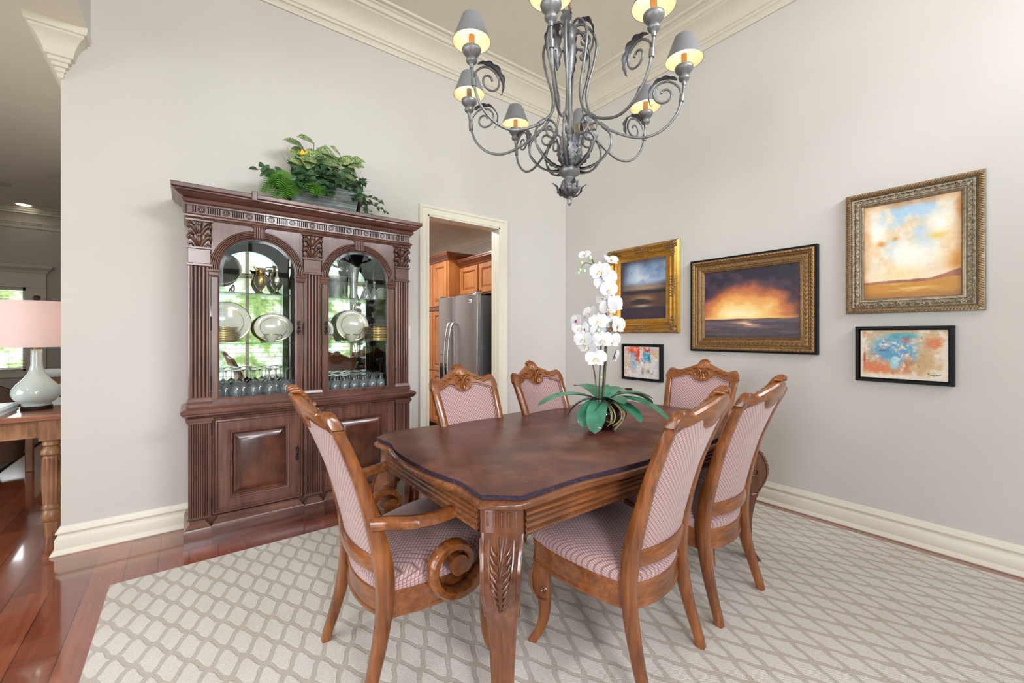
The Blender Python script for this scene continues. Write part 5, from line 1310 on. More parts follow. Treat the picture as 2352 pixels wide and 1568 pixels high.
    MB().lathe([(0.0005, 0.088), (0.0135, 0.088), (0.0135, 0.150), (0.0005, 0.151)], 14, c).build('candle_sleeve', M['sleeve'] if q not in (0, 6, 4) else M['pewterd'], cup, smooth=40)
    bp = M['bulb'] if lit else M['white']
    bl_ = MB().lathe([(0.0005, 0.150), (0.008, 0.152), (0.013, 0.168), (0.012, 0.184), (0.005, 0.204), (0.0005, 0.210)], 12, c).build('bulb', bp, cup, smooth=70)
    sh = MB().lathe([(0.086, 0.118), (0.0432, 0.232), (0.0432, 0.2335), (0.0868, 0.1175), (0.086, 0.118)], 32, c).build('shade', M['shade'] if 'shade' in M else M.setdefault('shade', plain('grey_metal_shade', S(138, 140, 146), 0.4, 0.3, var=0.05)), cup, smooth=40)
    MB().lathe([(0.0850, 0.119), (0.0424, 0.231)], 32, c).build('shade_lining', M['lining'] if 'lining' in M else M.setdefault('lining', plain('cream_shade_lining', S(255, 243, 220), 0.8, var=0.01)), sh, smooth=40)
    hp = MB()
    for s in (0, PI): hp.tube([(c[0] + 0.014 * math.cos(s), c[1] + 0.014 * math.sin(s), c[2] + 0.150), (c[0] + 0.017 * math.cos(s), c[1] + 0.017 * math.sin(s), c[2] + 0.185), (c[0] + 0.006 * math.cos(s), c[1] + 0.006 * math.sin(s), c[2] + 0.214), (c[0], c[1], c[2] + 0.222)], 0.0012, 4)
    for s in range(3):
        s = s * 2 * PI / 3; hp.tube([(c[0], c[1], c[2] + 0.222), (c[0] + 0.042 * math.cos(s), c[1] + 0.042 * math.sin(s), c[2] + 0.231)], 0.0012, 4)
    hp.build('shade_clip', M['brass'], sh, smooth=60)
    if lit:
        l = bpy.data.lights.new('candle_bulb', 'POINT'); l.energy = 0.75; l.color = (1.0, 0.84, 0.58); l.shadow_soft_size = 0.012
        lo = bpy.data.objects.new('candle_bulb', l); COL.objects.link(lo); lo.parent = bl_; lo.location = (c[0], c[1], c[2] + 0.150 - 0.026)
# leaf sleeve above the collar and leaves round the ball
ls = MB()
for k in range(8):
    a = A0 + PI / 8 + k * PI / 4; er = (math.cos(a), math.sin(a), 0)
    acanthus(ls, [polar(a, 0.028, 2.165), polar(a, 0.050, 2.22), polar(a, 0.056, 2.28), polar(a, 0.075, 2.325)], er, 0.042)
for k in range(4):
    a = A0 + PI / 8 + k * PI / 2; er = (math.cos(a), math.sin(a), -0.4)
    acanthus(ls, [polar(a, 0.014, 2.012), polar(a, 0.050, 2.030), polar(a, 0.062, 2.062), polar(a, 0.092, 2.080)], er, 0.036)
    acanthus(ls, [polar(a + PI / 4, 0.022, 2.020), polar(a + PI / 4, 0.049, 2.050), polar(a + PI / 4, 0.046, 2.085)], (math.cos(a + PI / 4), math.sin(a + PI / 4), 0), 0.030)
ls.build('stem_leaves', M['pewterd'], ch, smooth=60)

# ------------------------------------------------------------------ pictures on the right wall
def vnoise(x, y, seed):
    r = np.random.RandomState(seed); G = r.rand(64, 64)
    xi = np.floor(x).astype(int); yi = np.floor(y).astype(int); fx = x - xi; fy = y - yi
    fx = fx * fx * (3 - 2 * fx); fy = fy * fy * (3 - 2 * fy)
    g = lambda a, b: G[a % 64, b % 64]
    return (g(xi, yi) * (1 - fx) + g(xi + 1, yi) * fx) * (1 - fy) + (g(xi, yi + 1) * (1 - fx) + g(xi + 1, yi + 1) * fx) * fy
def fbm(u, v, sx, sy, seed, oct=4):
    s = 0; a = 0.5; t = 0
    for o in range(oct): s = s + a * vnoise(u * sx * 2 ** o, v * sy * 2 ** o, seed + o); t += a; a *= 0.55
    return s / t
def C(r, g, b): return np.array([r, g, b], float)
def mixc(A, B, t): t = np.clip(t, 0, 1)[..., None]; return A * (1 - t) + B * t
def sst(e0, e1, x): t = np.clip((x - e0) / (e1 - e0), 0, 1); return t * t * (3 - 2 * t)
def blob(u, v, cu, cv, ru, rv, p=2): return np.exp(-(np.abs((u - cu) / ru) ** p + np.abs((v - cv) / rv) ** p))
def art_sky(u, v):
    n1 = fbm(u, v, 4, 4, 11); n2 = fbm(u, v, 7, 6, 25); n3 = fbm(u, v, 22, 40, 31)
    c = np.ones(u.shape + (3,)) * C(238, 222, 198)
    c = mixc(c, C(246, 232, 208), sst(.45, .62, n1)); c = mixc(c, C(236, 200, 146), sst(.50, .66, n2) * 0.7)
    bl = (blob(u, v, .55, .96, .28, .16) + .8 * blob(u, v, .28, .86, .14, .10) + .5 * blob(u, v, .33, .52, .10, .10) + .5 * blob(u, v, .64, .55, .12, .10) + .4 * blob(u, v, .6, .68, .08, .06)) * sst(.30, .58, n2 * .5 + n1 * .5)
    c = mixc(c, C(170, 202, 228), bl * 1.7)
    c = mixc(c, C(252, 246, 236), (blob(u, v, .5, .45, .25, .12) + blob(u, v, .8, .72, .12, .10) + blob(u, v, .15, .72, .1, .1)) * sst(.4, .6, n1))
    edge = np.minimum(np.minimum(u, 1 - u), 1 - v)
    c = mixc(c, C(206, 132, 62), (1 - sst(0.0, .10 + .12 * (n1 - .5), edge)) * (0.15 + n2 * 1.0))
    c = mixc(c, C(212, 140, 52), blob(u, v, 1.0, .30, .14, .14) * 1.1); c = mixc(c, C(214, 150, 70), blob(u, v, .2, .58, .05, .03) + blob(u, v, .35, .62, .03, .02))
    c = mixc(c, C(230, 204, 100), blob(u, v, .78, .60, .08, .03) + .6 * blob(u, v, .4, .24, .2, .05))
    hz = .165 + .03 * sst(.6, .95, u)
    c = mixc(c, C(244, 222, 190), blob(v, v, .24, .24, .05, .05) * 0.6)
    hills = hz + .012 + .028 * (n1 - .35) + .05 * sst(.72, .95, u) * n2 * 1.3
    c = mixc(c, C(140, 66, 48), sst(hills + .006, hills - .006, v) * (0.45 + .7 * n2))
    land = mixc(np.ones(u.shape + (3,)) * C(198, 136, 44), C(232, 190, 116), sst(.45, .7, fbm(u, v, 3, 40, 41)) * blob(u, v, .45, .1, .3, .2))
    land = mixc(land, C(150, 92, 34), (1 - sst(.0, .09, v)) * .6 + (1 - sst(0, .08, u)) * .6 + sst(.94, 1, u) * .6)
    c = mixc(c, land, sst(hz - .004, hz - .012, v))
    return c + (n3[..., None] - .5) * 16
def art_sunset(u, v):
    n1 = fbm(u, v, 4, 4, 51); n2 = fbm(u, v, 9, 8, 57); n3 = fbm(u, v, 30, 50, 61)
    hz = .275 + .006 * np.sin(u * 20)
    r = np.sqrt(((u - .47) / .62) ** 2 + ((v - .27) / .60) ** 2) + (n1 - .5) * .36 + (n2 - .5) * .12
    c = np.ones(u.shape + (3,)) * C(36, 28, 50)
    c = mixc(c, C(80, 54, 68), sst(.48, .62, n1) * .8); c = mixc(c, C(58, 70, 92), sst(.55, .7, n2) * .5)
    c = mixc(c, C(120, 66, 66), sst(1.0, .82, r) * .8); c = mixc(c, C(196, 112, 66), sst(.92, .70, r)); c = mixc(c, C(236, 166, 88), sst(.72, .52, r))
    c = mixc(c, C(250, 214, 142), sst(.54, .34, r)); c = mixc(c, C(254, 238, 188), sst(.36, .16, r))
    c = mixc(c, C(246, 206, 120), (1 - sst(.0, .06, v - hz)) * sst(1.3, .6, np.abs(u - .5) * 2) * .9)
    w = np.ones(u.shape + (3,)) * C(74, 62, 74)
    w = mixc(w, C(110, 92, 96), sst(.4, .7, fbm(u, v, 3, 34, 71)) * .8); w = mixc(w, C(236, 188, 146), blob(u, v, .48, .20, .12, .04) * sst(.3, .6, fbm(u, v, 5, 50, 73)) * 1.6)
    w = mixc(w, C(60, 46, 52), sst(.10, .0, v) * .8)
    c = mixc(c, w, sst(hz + .003, hz - .003, v)); c = mixc(c, C(126, 70, 56), blob(v, v, .275, .275, .008, .008) * .7)
    return c + (n3[..., None] - .5) * 14
def art_dusk(u, v):
    n1 = fbm(u, v, 4, 5, 81); n2 = fbm(u, v, 8, 9, 85); n3 = fbm(u, v, 30, 40, 91)
    c = np.ones(u.shape + (3,)) * C(52, 40, 48)
    sky = sst(.50, .64, v + (n1 - .5) * .08) * sst(1.02, .82, v + (n1 - .5) * .16) * sst(-.02, .24, u + (n1 - .5) * .1)
    c = mixc(c, C(132, 158, 192), sky); c = mixc(c, C(204, 212, 222), (blob(u, v, .5, .66, .34, .09) + blob(u, v, .4, .80, .12, .12) * .8) * (.55 + .6 * n1)); c = mixc(c, C(92, 118, 160), sky * sst(.45, .7, n1) * .6)
    c = mixc(c, C(172, 140, 116), blob(u, v, .55, .525, .5, .045))
    hl = .475 + .03 * (n1 - .3)
    c = mixc(c, C(40, 36, 42), sst(hl + .01, hl - .01, v) * sst(.41, .43, v) * .95)
    c = mixc(c, C(100, 70, 54), sst(.435, .415, v) * sst(.18, .22, v) * (.4 + .7 * n1)); c = mixc(c, C(206, 154, 96), blob(u, v, .5, .335, .2, .05) * 1.1)
    c = mixc(c, C(46, 38, 44), (blob(u, v, .48, .285, .26, .03) + blob(u, v, .45, .31, .14, .04)) * 1.3); c = mixc(c, C(186, 150, 130), blob(u, v, .5, .225, .16, .02))
    c = mixc(c, C(44, 38, 54), sst(.21, .15, v + .04 * (n2 - .5)) * .9); c = mixc(c, C(100, 46, 48), blob(u, v, .6, .09, .28, .05) * (.3 + .6 * n1))
    c = mixc(c, C(62, 44, 46), (1 - sst(0, .12, u)) * .7)
    return c + (n3[..., None] - .5) * 12
def art_abstract_wide(u, v):
    n1 = fbm(u, v, 6, 4, 101); n2 = fbm(u, v, 14, 10, 105); n3 = fbm(u, v, 40, 22, 111); n4 = fbm(u, v, 9, 7, 117)
    c = np.ones(u.shape + (3,)) * C(232, 220, 202)
    body = sst(.96, .84, u + .25 * (.5 - v) + (n1 - .5) * .3) * sst(.04, .14, v + (n1 - .5) * .12) * sst(.0, .06, u)
    c = mixc(c, C(206, 176, 136), body * sst(.3, .55, n2)); c = mixc(c, C(214, 118, 66), body * sst(.36, .54, n1) * (blob(u, v, .12, .75, .2, .25) + blob(u, v, .22, .3, .25, .22) + blob(u, v, .55, .28, .12, .12) + blob(u, v, .86, .72, .10, .10)) * 1.6)
    gb = blob(u, v, .42, .58, .26, .26, 3)
    c = mixc(c, C(158, 170, 182), gb * sst(.32, .5, n2) * 1.1); c = mixc(c, C(82, 150, 186), gb * sst(.44, .6, n4) * 1.3)
    c = mixc(c, C(70, 158, 178), blob(u, v, .5, .88, .17, .06, 3) * 1.3); c = mixc(c, C(146, 206, 224), blob(u, v, .42, .30, .06, .11, 3) * 1.2); c = mixc(c, C(48, 116, 166), blob(u, v, .28, .58, .06, .03) * 1.2)
    c = mixc(c, C(170, 96, 92), blob(u, v, .55, .80, .04, .06)); c = mixc(c, C(194, 160, 112), blob(u, v, .75, .38, .08, .25, 3)); c = mixc(c, C(206, 88, 34), blob(u, v, .53, .27, .05, .07) * sst(.3, .6, n2) * 1.4)
    c = mixc(c, C(166, 40, 34), blob(u, v, .05, .40, .012, .14)); c = mixc(c, C(92, 76, 66), sst(.68, .80, n3) * body * .5); c = mixc(c, C(246, 240, 232), sst(.56, .70, n2) * gb * .8)
    return c + (n3[..., None] - .5) * 30
def art_abstract_small(u, v):
    n1 = fbm(u, v, 6, 5, 131); n2 = fbm(u, v, 13, 12, 135); n3 = fbm(u, v, 36, 22, 141)
    c = np.ones(u.shape + (3,)) * C(214, 206, 200)
    c = mixc(c, C(214, 164, 104), (blob(u, v, .1, .3, .16, .35) + blob(u, v, .9, .78, .1, .12)) * sst(.3, .55, n1) * 1.2)
    c = mixc(c, C(196, 204, 220), sst(.5, .6, n2) * .8)
    c = mixc(c, C(200, 62, 40), (blob(u, v, .36, .88, .22, .14) + blob(u, v, .42, .66, .09, .2) + blob(u, v, .62, .88, .14, .08)) * sst(.28, .5, n1) * 1.5)
    c = mixc(c, C(232, 120, 70), blob(u, v, .3, .93, .16, .05)); c = mixc(c, C(70, 164, 196), blob(u, v, .66, .70, .09, .14, 4) * 1.4); c = mixc(c, C(36, 116, 140), blob(u, v, .73, .66, .03, .13))
    c = mixc(c, C(124, 166, 200), (blob(u, v, .27, .74, .06, .07, 3) + blob(u, v, .28, .42, .09, .16) * .9) * 1.2); c = mixc(c, C(120, 84, 66), (blob(u, v, .55, .22, .04, .1) + blob(u, v, .7, .22, .05, .06)) * .8)
    c = mixc(c, C(244, 240, 236), sst(.56, .74, n3) * .5); c = mixc(c, C(88, 80, 96), sst(.62, .76, n2) * .6 * blob(u, v, .5, .55, .4, .3))
    return c + (n3[..., None] - .5) * 36
def artmat():
    m, nt, bs = newmat('oil_paint')
    at = nt.n('ShaderNodeAttribute', attribute_name='paint')
    setp(nt, bs, color=at.outputs['Color'], rough=0.45, normal=nt.bump(nt.noise(nt.coord(), 120, 4), 0.12, 0.002)); return m
M['paint'] = artmat()
def canvas(par, hw, hh, w, fn, nu, nv):
    u, v = np.meshgrid(np.linspace(0, 1, nu + 1), np.linspace(0, 1, nv + 1))
    c = np.clip(fn(u, v), 0, 255) / 255.0; lin = np.where(c <= .04045, c / 12.92, ((c + .055) / 1.055) ** 2.4)
    mb = MB().grid(lambda a, b: (-w, -(-hw + 2 * hw * a), -hh + 2 * hh * b), nu, nv)
    o = mb.build('canvas', M['paint'], par, smooth=0)
    at = o.data.color_attributes.new('paint', 'FLOAT_COLOR', 'POINT')
    at.data.foreach_set('color', np.concatenate([lin.reshape(-1, 3), np.ones((lin.size // 3, 1))], 1).astype(np.float32).ravel())
    return o
def frame_ring(mb, hw, hh, prof):
    """mitred frame: prof [(inset, out)] from the outer edge inwards"""
    mb.loft([[(-o, sy * -(hw - i), sz * (hh - i)) for i, o in prof] for sy, sz in ((-1, -1), (1, -1), (1, 1), (-1, 1), (-1, -1))], True, False)
def along(hw, hh, inset, pitch):
    """evenly spaced points (y,z,dir) round a rectangle inset from the outer edge"""
    out = []
    a, b = hw - inset, hh - inset
    for p, d, L in (((-a, -b), (1, 0), 2 * a), ((a, -b), (0, 1), 2 * b), ((a, b), (-1, 0), 2 * a), ((-a, b), (0, -1), 2 * b)):
        n = max(1, round(L / pitch))
        for k in range(n): out.append((p[0] + d[0] * L * (k + .5) / n, p[1] + d[1] * L * (k + .5) / n, d))
    return out
def scribble(par, strokes, m, w, r=0.0016):
    s = MB()
    for st in strokes: s.tube(bez([(-w, -y, z) for y, z in st], 5), r, 5)
    s.build('signature', m, par, smooth=60)
M['goldframe'] = plain('gilt_frame', S(186, 136, 58), 0.34, 0.75, var=0.14, vscale=30)
M['bronze'] = plain('antique_gold_frame', S(150, 116, 76), 0.42, 0.6, var=0.2, vscale=60)
M['silverframe'] = plain('antique_silver_frame', S(150, 136, 116), 0.40, 0.6, var=0.2, vscale=60)
M['darkpatina'] = plain('dark_patina', S(84, 62, 44), 0.5, 0.4, var=0.2, vscale=60)
M['ink'] = plain('black_ink', S(28, 26, 30), 0.5)
M['paleink'] = plain('pale_ink', S(222, 196, 150), 0.5)
def picture(label, yc, zc):
    return thing('framed_painting', label, 'painting', (XB - 0.0015, yc, zc))
# large sky painting, silver-gold frame with a rope edge
p = picture('large painting of a pale cloudy sky over ochre land in a silver-gold frame', 0.585, 1.835); hw, hh = 0.318, 0.397
mb = MB(); frame_ring(mb, hw, hh, [(0.0, 0.0), (0.0, 0.026), (0.004, 0.032), (0.010, 0.034), (0.026, 0.034), (0.030, 0.026), (0.034, 0.028), (0.038, 0.024), (0.046, 0.022), (0.056, 0.026), (0.068, 0.024), (0.074, 0.020), (0.076, 0.024), (0.082, 0.024), (0.084, 0.018), (0.088, 0.019), (0.093, 0.016), (0.096, 0.010), (0.097, 0.0)])
fr = mb.build('frame', M['silverframe'], p, smooth=30)
rp = MB()
for y, z, d in along(hw, hh, 0.018, 0.0135):
    n_ = (-d[1], d[0]); rp.tube([(-0.034, -(y - d[0] * .006 - n_[0] * .010), z - d[1] * .006 - n_[1] * .010), (-0.041, -y, z), (-0.034, -(y + d[0] * .006 + n_[0] * .010), z + d[1] * .006 + n_[1] * .010)], 0.0042, 6)
rp.build('rope_edge', M['bronze'], fr, smooth=60)
sv = MB()
for k, (y, z, d) in enumerate(along(hw, hh, 0.056, 0.088)):
    n_ = (-d[1], d[0])
    for s in (-1, 1):
        e1 = Vector((0, -d[0] * s, d[1] * s)); e2 = Vector((0, -n_[0], n_[1])); c = Vector((-0.028, -y, z)) + e1 * 0.017
        sv.tube(spiral(tuple(c), 0.015, 0.003, 1.3, 16, PI / 2, tuple(e1), tuple(e2)), 0.0030, 5)
        for q in range(3):
            c2 = Vector((-0.027, -y, z)) + e1 * (0.030 + 0.004 * q)
            sv.tube([tuple(c2 + e2 * (-0.012 + 0.012 * q)), tuple(c2 + e1 * 0.008 + e2 * (-0.008 + 0.010 * q)), tuple(c2 + e1 * 0.014 + e2 * (-0.010 + 0.010 * q))], [0.0015, 0.0036, 0.001], 5)
    sv.ball((-0.028, -y, z), 0.006, 6)
sv.build('scroll_ornament', M['silver'] if False else M['silverframe'], fr, smooth=60)
canvas(p, hw - 0.094, hh - 0.094, 0.0085, art_sky, 220, 280)
scribble(p, [[(0.125 + .010 * k, -0.276 + .004 * (k % 2)), (0.130 + .010 * k, -0.268), (0.134 + .010 * k, -0.277)] for k in range(7)], M['paleink'], 0.0090, 0.0006)
# sunset painting, antique gold on black
p = picture('painting of a glowing sunset over dark water in a black-edged gold frame', 1.539, 1.550); hw, hh = 0.476, 0.394
mb = MB(); frame_ring(mb, hw, hh, [(0.0, 0.0), (0.0, 0.040), (0.004, 0.042), (0.016, 0.042), (0.018, 0.036), (0.02, 0.0)])
fr0 = mb.build('outer_frame', M['black'], p, smooth=30)
mb = MB(); frame_ring(mb, hw, hh, [(0.016, 0.0), (0.016, 0.044), (0.022, 0.050), (0.034, 0.050), (0.042, 0.042), (0.048, 0.044), (0.050, 0.036), (0.056, 0.032), (0.066, 0.036), (0.082, 0.034), (0.092, 0.028), (0.100, 0.030), (0.104, 0.024), (0.108, 0.026), (0.114, 0.020), (0.118, 0.012), (0.119, 0.0)])
fr = mb.build('frame', M['bronze'], p, smooth=30)
be = MB()
for y, z, d in along(hw, hh, 0.028, 0.026):
    n_ = (-d[1], d[0]); be.tube([(-0.047, -(y - d[0] * .011 - n_[0] * .004), z - d[1] * .011 - n_[1] * .004), (-0.053, -y, z), (-0.047, -(y + d[0] * .011 + n_[0] * .005), z + d[1] * .011 + n_[1] * .005)], [0.003, 0.0072, 0.003], 6)
for y, z, d in along(hw, hh, 0.046, 0.0105): be.ball((-0.043, -y, z), 0.0038, 5)
for y, z, d in along(hw, hh, 0.111, 0.0095): be.ball((-0.025, -y, z), 0.0034, 5)
be.build('bead_edge', M['bronze'], fr, smooth=60)
lf = MB()
for y, z, d in along(hw, hh, 0.074, 0.033):
    e1 = Vector((0, -d[0], d[1])); e2 = Vector((0, d[1], d[0])); c = Vector((-0.037, -y, z))
    for q in (-1, 1):
        lf.tube([tuple(c - e1 * .014), tuple(c + e2 * (.010 * q)), tuple(c + e1 * .013 + e2 * (.012 * q))], [0.0015, 0.0046, 0.001], 5)
    lf.tube([tuple(c - e1 * .006), tuple(c + e1 * .004 + Vector((-.003, 0, 0))), tuple(c + e1 * .015)], [0.002, 0.004, 0.001], 5)
lf.build('leaf_ornament', M['bronze'], fr, smooth=60)
canvas(p, hw - 0.116, hh - 0.116, 0.012, art_sunset, 260, 200)
# dusk painting, gilt swept frame with corner cartouches
p = picture('painting of a blue sky over dark hills in an ornate gilt frame, behind the orchid', 2.541, 1.747); hw, hh = 0.404, 0.435
mb = MB(); frame_ring(mb, hw, hh, [(0.0, 0.0), (0.0, 0.010), (0.010, 0.020), (0.018, 0.040), (0.026, 0.052), (0.034, 0.054), (0.040, 0.048), (0.050, 0.034), (0.064, 0.026), (0.076, 0.028), (0.084, 0.034), (0.092, 0.032), (0.096, 0.024), (0.104, 0.024), (0.110, 0.018), (0.140, 0.010), (0.146, 0.004), (0.147, 0.0)])
fr = mb.build('frame', M['goldframe'], p, smooth=35)
cb = MB(); rq = random.Random(9)
def cartouche(y, z, L, along_y, fan):
    for q in range(fan):
        t = (q + .5) / fan - .5
        yy_, zz_ = (y + t * L, z) if along_y else (y, z + t * L)
        for r_ in range(3):
            o = (r_ - 1) * 0.018
            a, b = (yy_, zz_ + o) if along_y else (yy_ + o, zz_)
            sgn = 1 if t > 0 else -1
            e = Vector((0, -sgn * 0.7, 0.7 * (r_ - 1))) if along_y else Vector((0, 0.7 * (r_ - 1), sgn * 0.7))
            c = Vector((-0.046 - 0.010 * (1 - abs(t) * 2), -a, b))
            cb.tube(spiral(tuple(c), 0.009, 0.002, 1.1, 9, rq.uniform(0, 6), (0, 1, 0), (0, 0, 1)), 0.0032, 5)
            cb.tube([tuple(c - e * .006), tuple(c + e * .006 + Vector((-.003, 0, 0))), tuple(c + e * .018)], [0.002, 0.0052, 0.001], 5)
for s in (-1, 1):
    cartouche(0, s * (hh - 0.045), 0.17, True, 7); cartouche(s * (hw - 0.045), 0, 0.20, False, 8)
    for q in (-1, 1):
        cartouche(s * (hw - 0.075), q * (hh - 0.045), 0.15, True, 6); cartouche(s * (hw - 0.045), q * (hh - 0.10), 0.12, False, 5)
        cb.ball((-0.050, -s * (hw - 0.035), q * (hh - 0.035)), 0.026, 8, (0.5, 1, 1))
cb.build('cartouche', M['bronze'], fr, smooth=60)
bb = MB()
for y, z, d in along(hw, hh, 0.104, 0.013): bb.ball((-0.025, -y, z), 0.0036, 5)
bb.build('bead_edge', M['goldframe'], fr, smooth=60)
canvas(p, hw - 0.142, hh - 0.138, 0.0075, art_dusk, 190, 220)
# two small abstracts in black floating frames
for lab, yc, zc, hw, hh, fn, nu, nv, sg in [
    ('wide orange and blue abstract canvas in a black frame below the sky painting', 0.6175, 1.174, 0.2295, 0.1785, art_abstract_wide, 280, 180, 1),
    ('small red and blue abstract canvas in a black frame below the gilt frame', 2.537, 1.026, 0.228, 0.180, art_abstract_small, 220, 180, 2)]:
    p = picture(lab, yc, zc)
    mb = MB(); frame_ring(mb, hw, hh, [(0.0, 0.0), (0.0, 0.044), (0.002, 0.046), (0.016, 0.046), (0.018, 0.044), (0.018, 0.010), (0.030, 0.008), (0.030, 0.0)])
    mb.box(-0.006, -0.001, -hw + 0.01, hw - 0.01, -hh + 0.01, hh - 0.01)
    mb.build('frame', M['black'], p, smooth=30)
    cw, chh = hw - 0.026, hh - 0.026
    MB().box(-0.033, -0.006, -cw, cw, -chh, chh).build('stretcher', M['paper'], p)
    canvas(p, cw, chh, 0.0336, fn, nu, nv)
    if sg == 1:
        X0, Z0_ = 0.118, -0.122; k = 0.021
        scribble(p, [[(X0 + .010, Z0_ + .012), (X0 - .002, Z0_ + .014), (X0 + .006, Z0_ + .004), (X0 + .000, Z0_ - .006)], [(X0 + .012, Z0_), (X0 + .018, Z0_ + .005), (X0 + .020, Z0_ - .002), (X0 + .026, Z0_ + .006), (X0 + .028, Z0_ - .008)], [(X0 + .028, Z0_ + .004), (X0 + .036, Z0_ + .007), (X0 + .036, Z0_ - .001), (X0 + .044, Z0_ + .007), (X0 + .048, Z0_ + .004), (X0 + .060, Z0_ + .013)]], M['ink'], 0.0350, 0.0009)
    else:
        scribble(p, [[(0.112, -0.112), (0.122, -0.108), (0.136, -0.098)], [(0.122, -0.114), (0.132, -0.106)]], M['ink'], 0.0350, 0.0012)

# ------------------------------------------------------------------ hall and living room beyond
ct = thing('console_table', 'pine console table with fluted turned legs past the wall end', 'console table', (-1.40, 4.20, 0))
MB().box(-0.85, 0.755, -0.27, 0.27, 0.752, 0.788).build('tabletop', M['pinex'], ct, bevel=0.006)
MB().box(-0.79, 0.70, -0.215, 0.215, 0.640, 0.752).box(-0.79, 0.70, -0.222, 0.222, 0.640, 0.652).build('apron', M['pine'], ct, bevel=0.002)
for sx in (-0.76, 0.690):
    for sy in (-0.205, 0.205):
        mb = MB().box(sx - 0.049, sx + 0.049, sy - 0.049, sy + 0.049, 0.622, 0.752)
        n = 32; rg = []
        for z, r, fl in [(0.622, .040, 0), (0.606, .050, 0), (0.590, .052, 0), (0.580, .040, 0), (0.570, .046, 0), (0.552, .058, 0), (0.530, .058, 0), (0.518, .046, 0), (0.508, .050, 0), (0.500, .052, 1), (0.36, .054, 1), (0.215, .050, 1), (0.205, .046, 0), (0.195, .052, 0), (0.178, .052, 0), (0.170, .042, 0), (0.155, .050, 0), (0.130, .058, 0), (0.105, .052, 0), (0.092, .040, 0), (0.088, .044, 0), (0.0, .036, 0)]:
            rg.append([(sx + 0.84 * (r - (0.006 * (0.5 + 0.5 * math.cos(12 * 2 * PI * j / 96)) if fl else 0)) * math.cos(2 * PI * j / 96), sy + 0.84 * (r - (0.006 * (0.5 + 0.5 * math.cos(12 * 2 * PI * j / 96)) if fl else 0)) * math.sin(2 * PI * j / 96), z) for j in range(96)])
        mb.loft(rg); mb.build('leg', M['pine'], ct, smooth=40)
lm = thing('table_lamp', 'pale grey ceramic gourd lamp with a wide drum shade on the console table', 'table lamp', (-0.832, 4.290, 0.7885))
MB().lathe([(0.0005, 0.0), (0.076, 0.0), (0.078, 0.006), (0.075, 0.012), (0.076, 0.024), (0.0005, 0.026)], 32).build('base', M['glaze'], lm, smooth=40)
M['celadon'] = plain('celadon_ceramic', S(186, 198, 194), 0.08, var=0.03, coat=0.6)
MB().lathe([(0.068, 0.024), (0.072, 0.034), (0.072, 0.042), (0.090, 0.056), (0.112, 0.082), (0.121, 0.112), (0.117, 0.138), (0.096, 0.172), (0.068, 0.206), (0.046, 0.238), (0.033, 0.274), (0.028, 0.310), (0.027, 0.390), (0.028, 0.404), (0.025, 0.408), (0.0005, 0.408)], 40).build('body', M['celadon'], lm, smooth=70)
MB().lathe([(0.0005, 0.406), (0.018, 0.406), (0.020, 0.424), (0.012, 0.426), (0.008, 0.45), (0.006, 0.70), (0.0005, 0.70)], 16).build('fitting', M['brass'], lm, smooth=50)
MB().lathe([(0.0005, 0.700), (0.008, 0.720), (0.014, 0.748), (0.020, 0.762), (0.016, 0.776), (0.0005, 0.782)], 16).build('finial', M['glaze'], lm, smooth=60)
def shade_mat():
    m, nt, bs = newmat('linen_shade'); t = m.node_tree
    t.nodes.remove(bs)
    d = nt.n('ShaderNodeBsdfDiffuse', i={'Color': S(236, 222, 222)}); tl = nt.n('ShaderNodeBsdfTranslucent', i={'Color': S(246, 228, 224)})
    mx = nt.n('ShaderNodeMixShader', i={0: 0.42, 1: d.outputs[0], 2: tl.outputs[0]}); t.links.new(mx.outputs[0], t.nodes['Material Output'].inputs[0]); return m
M['linen'] = shade_mat()
MB().lathe([(0.220, 0.428), (0.198, 0.735), (0.196, 0.735), (0.218, 0.428), (0.220, 0.428)], 48).build('lamp_shade', M['linen'], lm, smooth=50)
l = bpy.data.lights.new('lamp_bulb', 'POINT'); l.energy = 2.3; l.color = (1.0, 0.86, 0.70); l.shadow_soft_size = 0.04
lo = bpy.data.objects.new('lamp_bulb', l); COL.objects.link(lo); lo.parent = lm; lo.location = (0.03, -0.0, 0.58)
pp = MB()
for k in range(5): pp.box(-1.42 + 0.008 * (k % 2), -0.935 - 0.006 * ((k * 2) % 3), 4.02 + 0.004 * (k % 3), 4.40, 0.7886 + 0.009 * k, 0.7886 + 0.009 * k + 0.0084)
po = pp.build('paper_stack', M['paper'], smooth=0); tag(po, 'thick pale stack of papers lying on the console table by the lamp', 'papers'); 
M['shag'] = plain('dark_brown_shag', S(92, 66, 52), 0.95, var=0.3, vscale=60, bump=0.6, bscale=90)
lr = MB().box(-3.9, -1.42, 5.0, 8.4, 0.0005, 0.02).build('shag_rug', M['shag'], bevel=0.006); tag(lr, 'dark brown shag rug on the living room floor under the console view', 'rug')
M['suede'] = plain('brown_suede', S(112, 88, 72), 0.9, var=0.08, vscale=10)
ac = thing('club_chair', 'brown upholstered chair with curved piped back beyond the console table', 'armchair', (-1.80, 6.10, 0.02))
bk = MB(); rg = []
for j in range(25):
    a = math.radians(-190 + 200 * j / 24); r = 0.46
    cxp, cyp = r * math.cos(a), r * math.sin(a)
    h = 0.56 + 0.36 * math.sin(max(0, min(PI, PI * (j / 24)))) ** 0.7
    n_ = Vector((math.cos(a), math.sin(a), 0))
    rg.append([tuple(Vector((cxp, cyp, 0)) + n_ * o + Vector((0, 0, z))) for o, z in ((-0.07, 0.10), (0.06, 0.10), (0.10, h - 0.06), (0.08, h - 0.01), (0.03, h), (-0.05, h - 0.03), (-0.08, h - 0.12))])
bk.loft(rg); bk.build('back', M['suede'], ac, smooth=60)
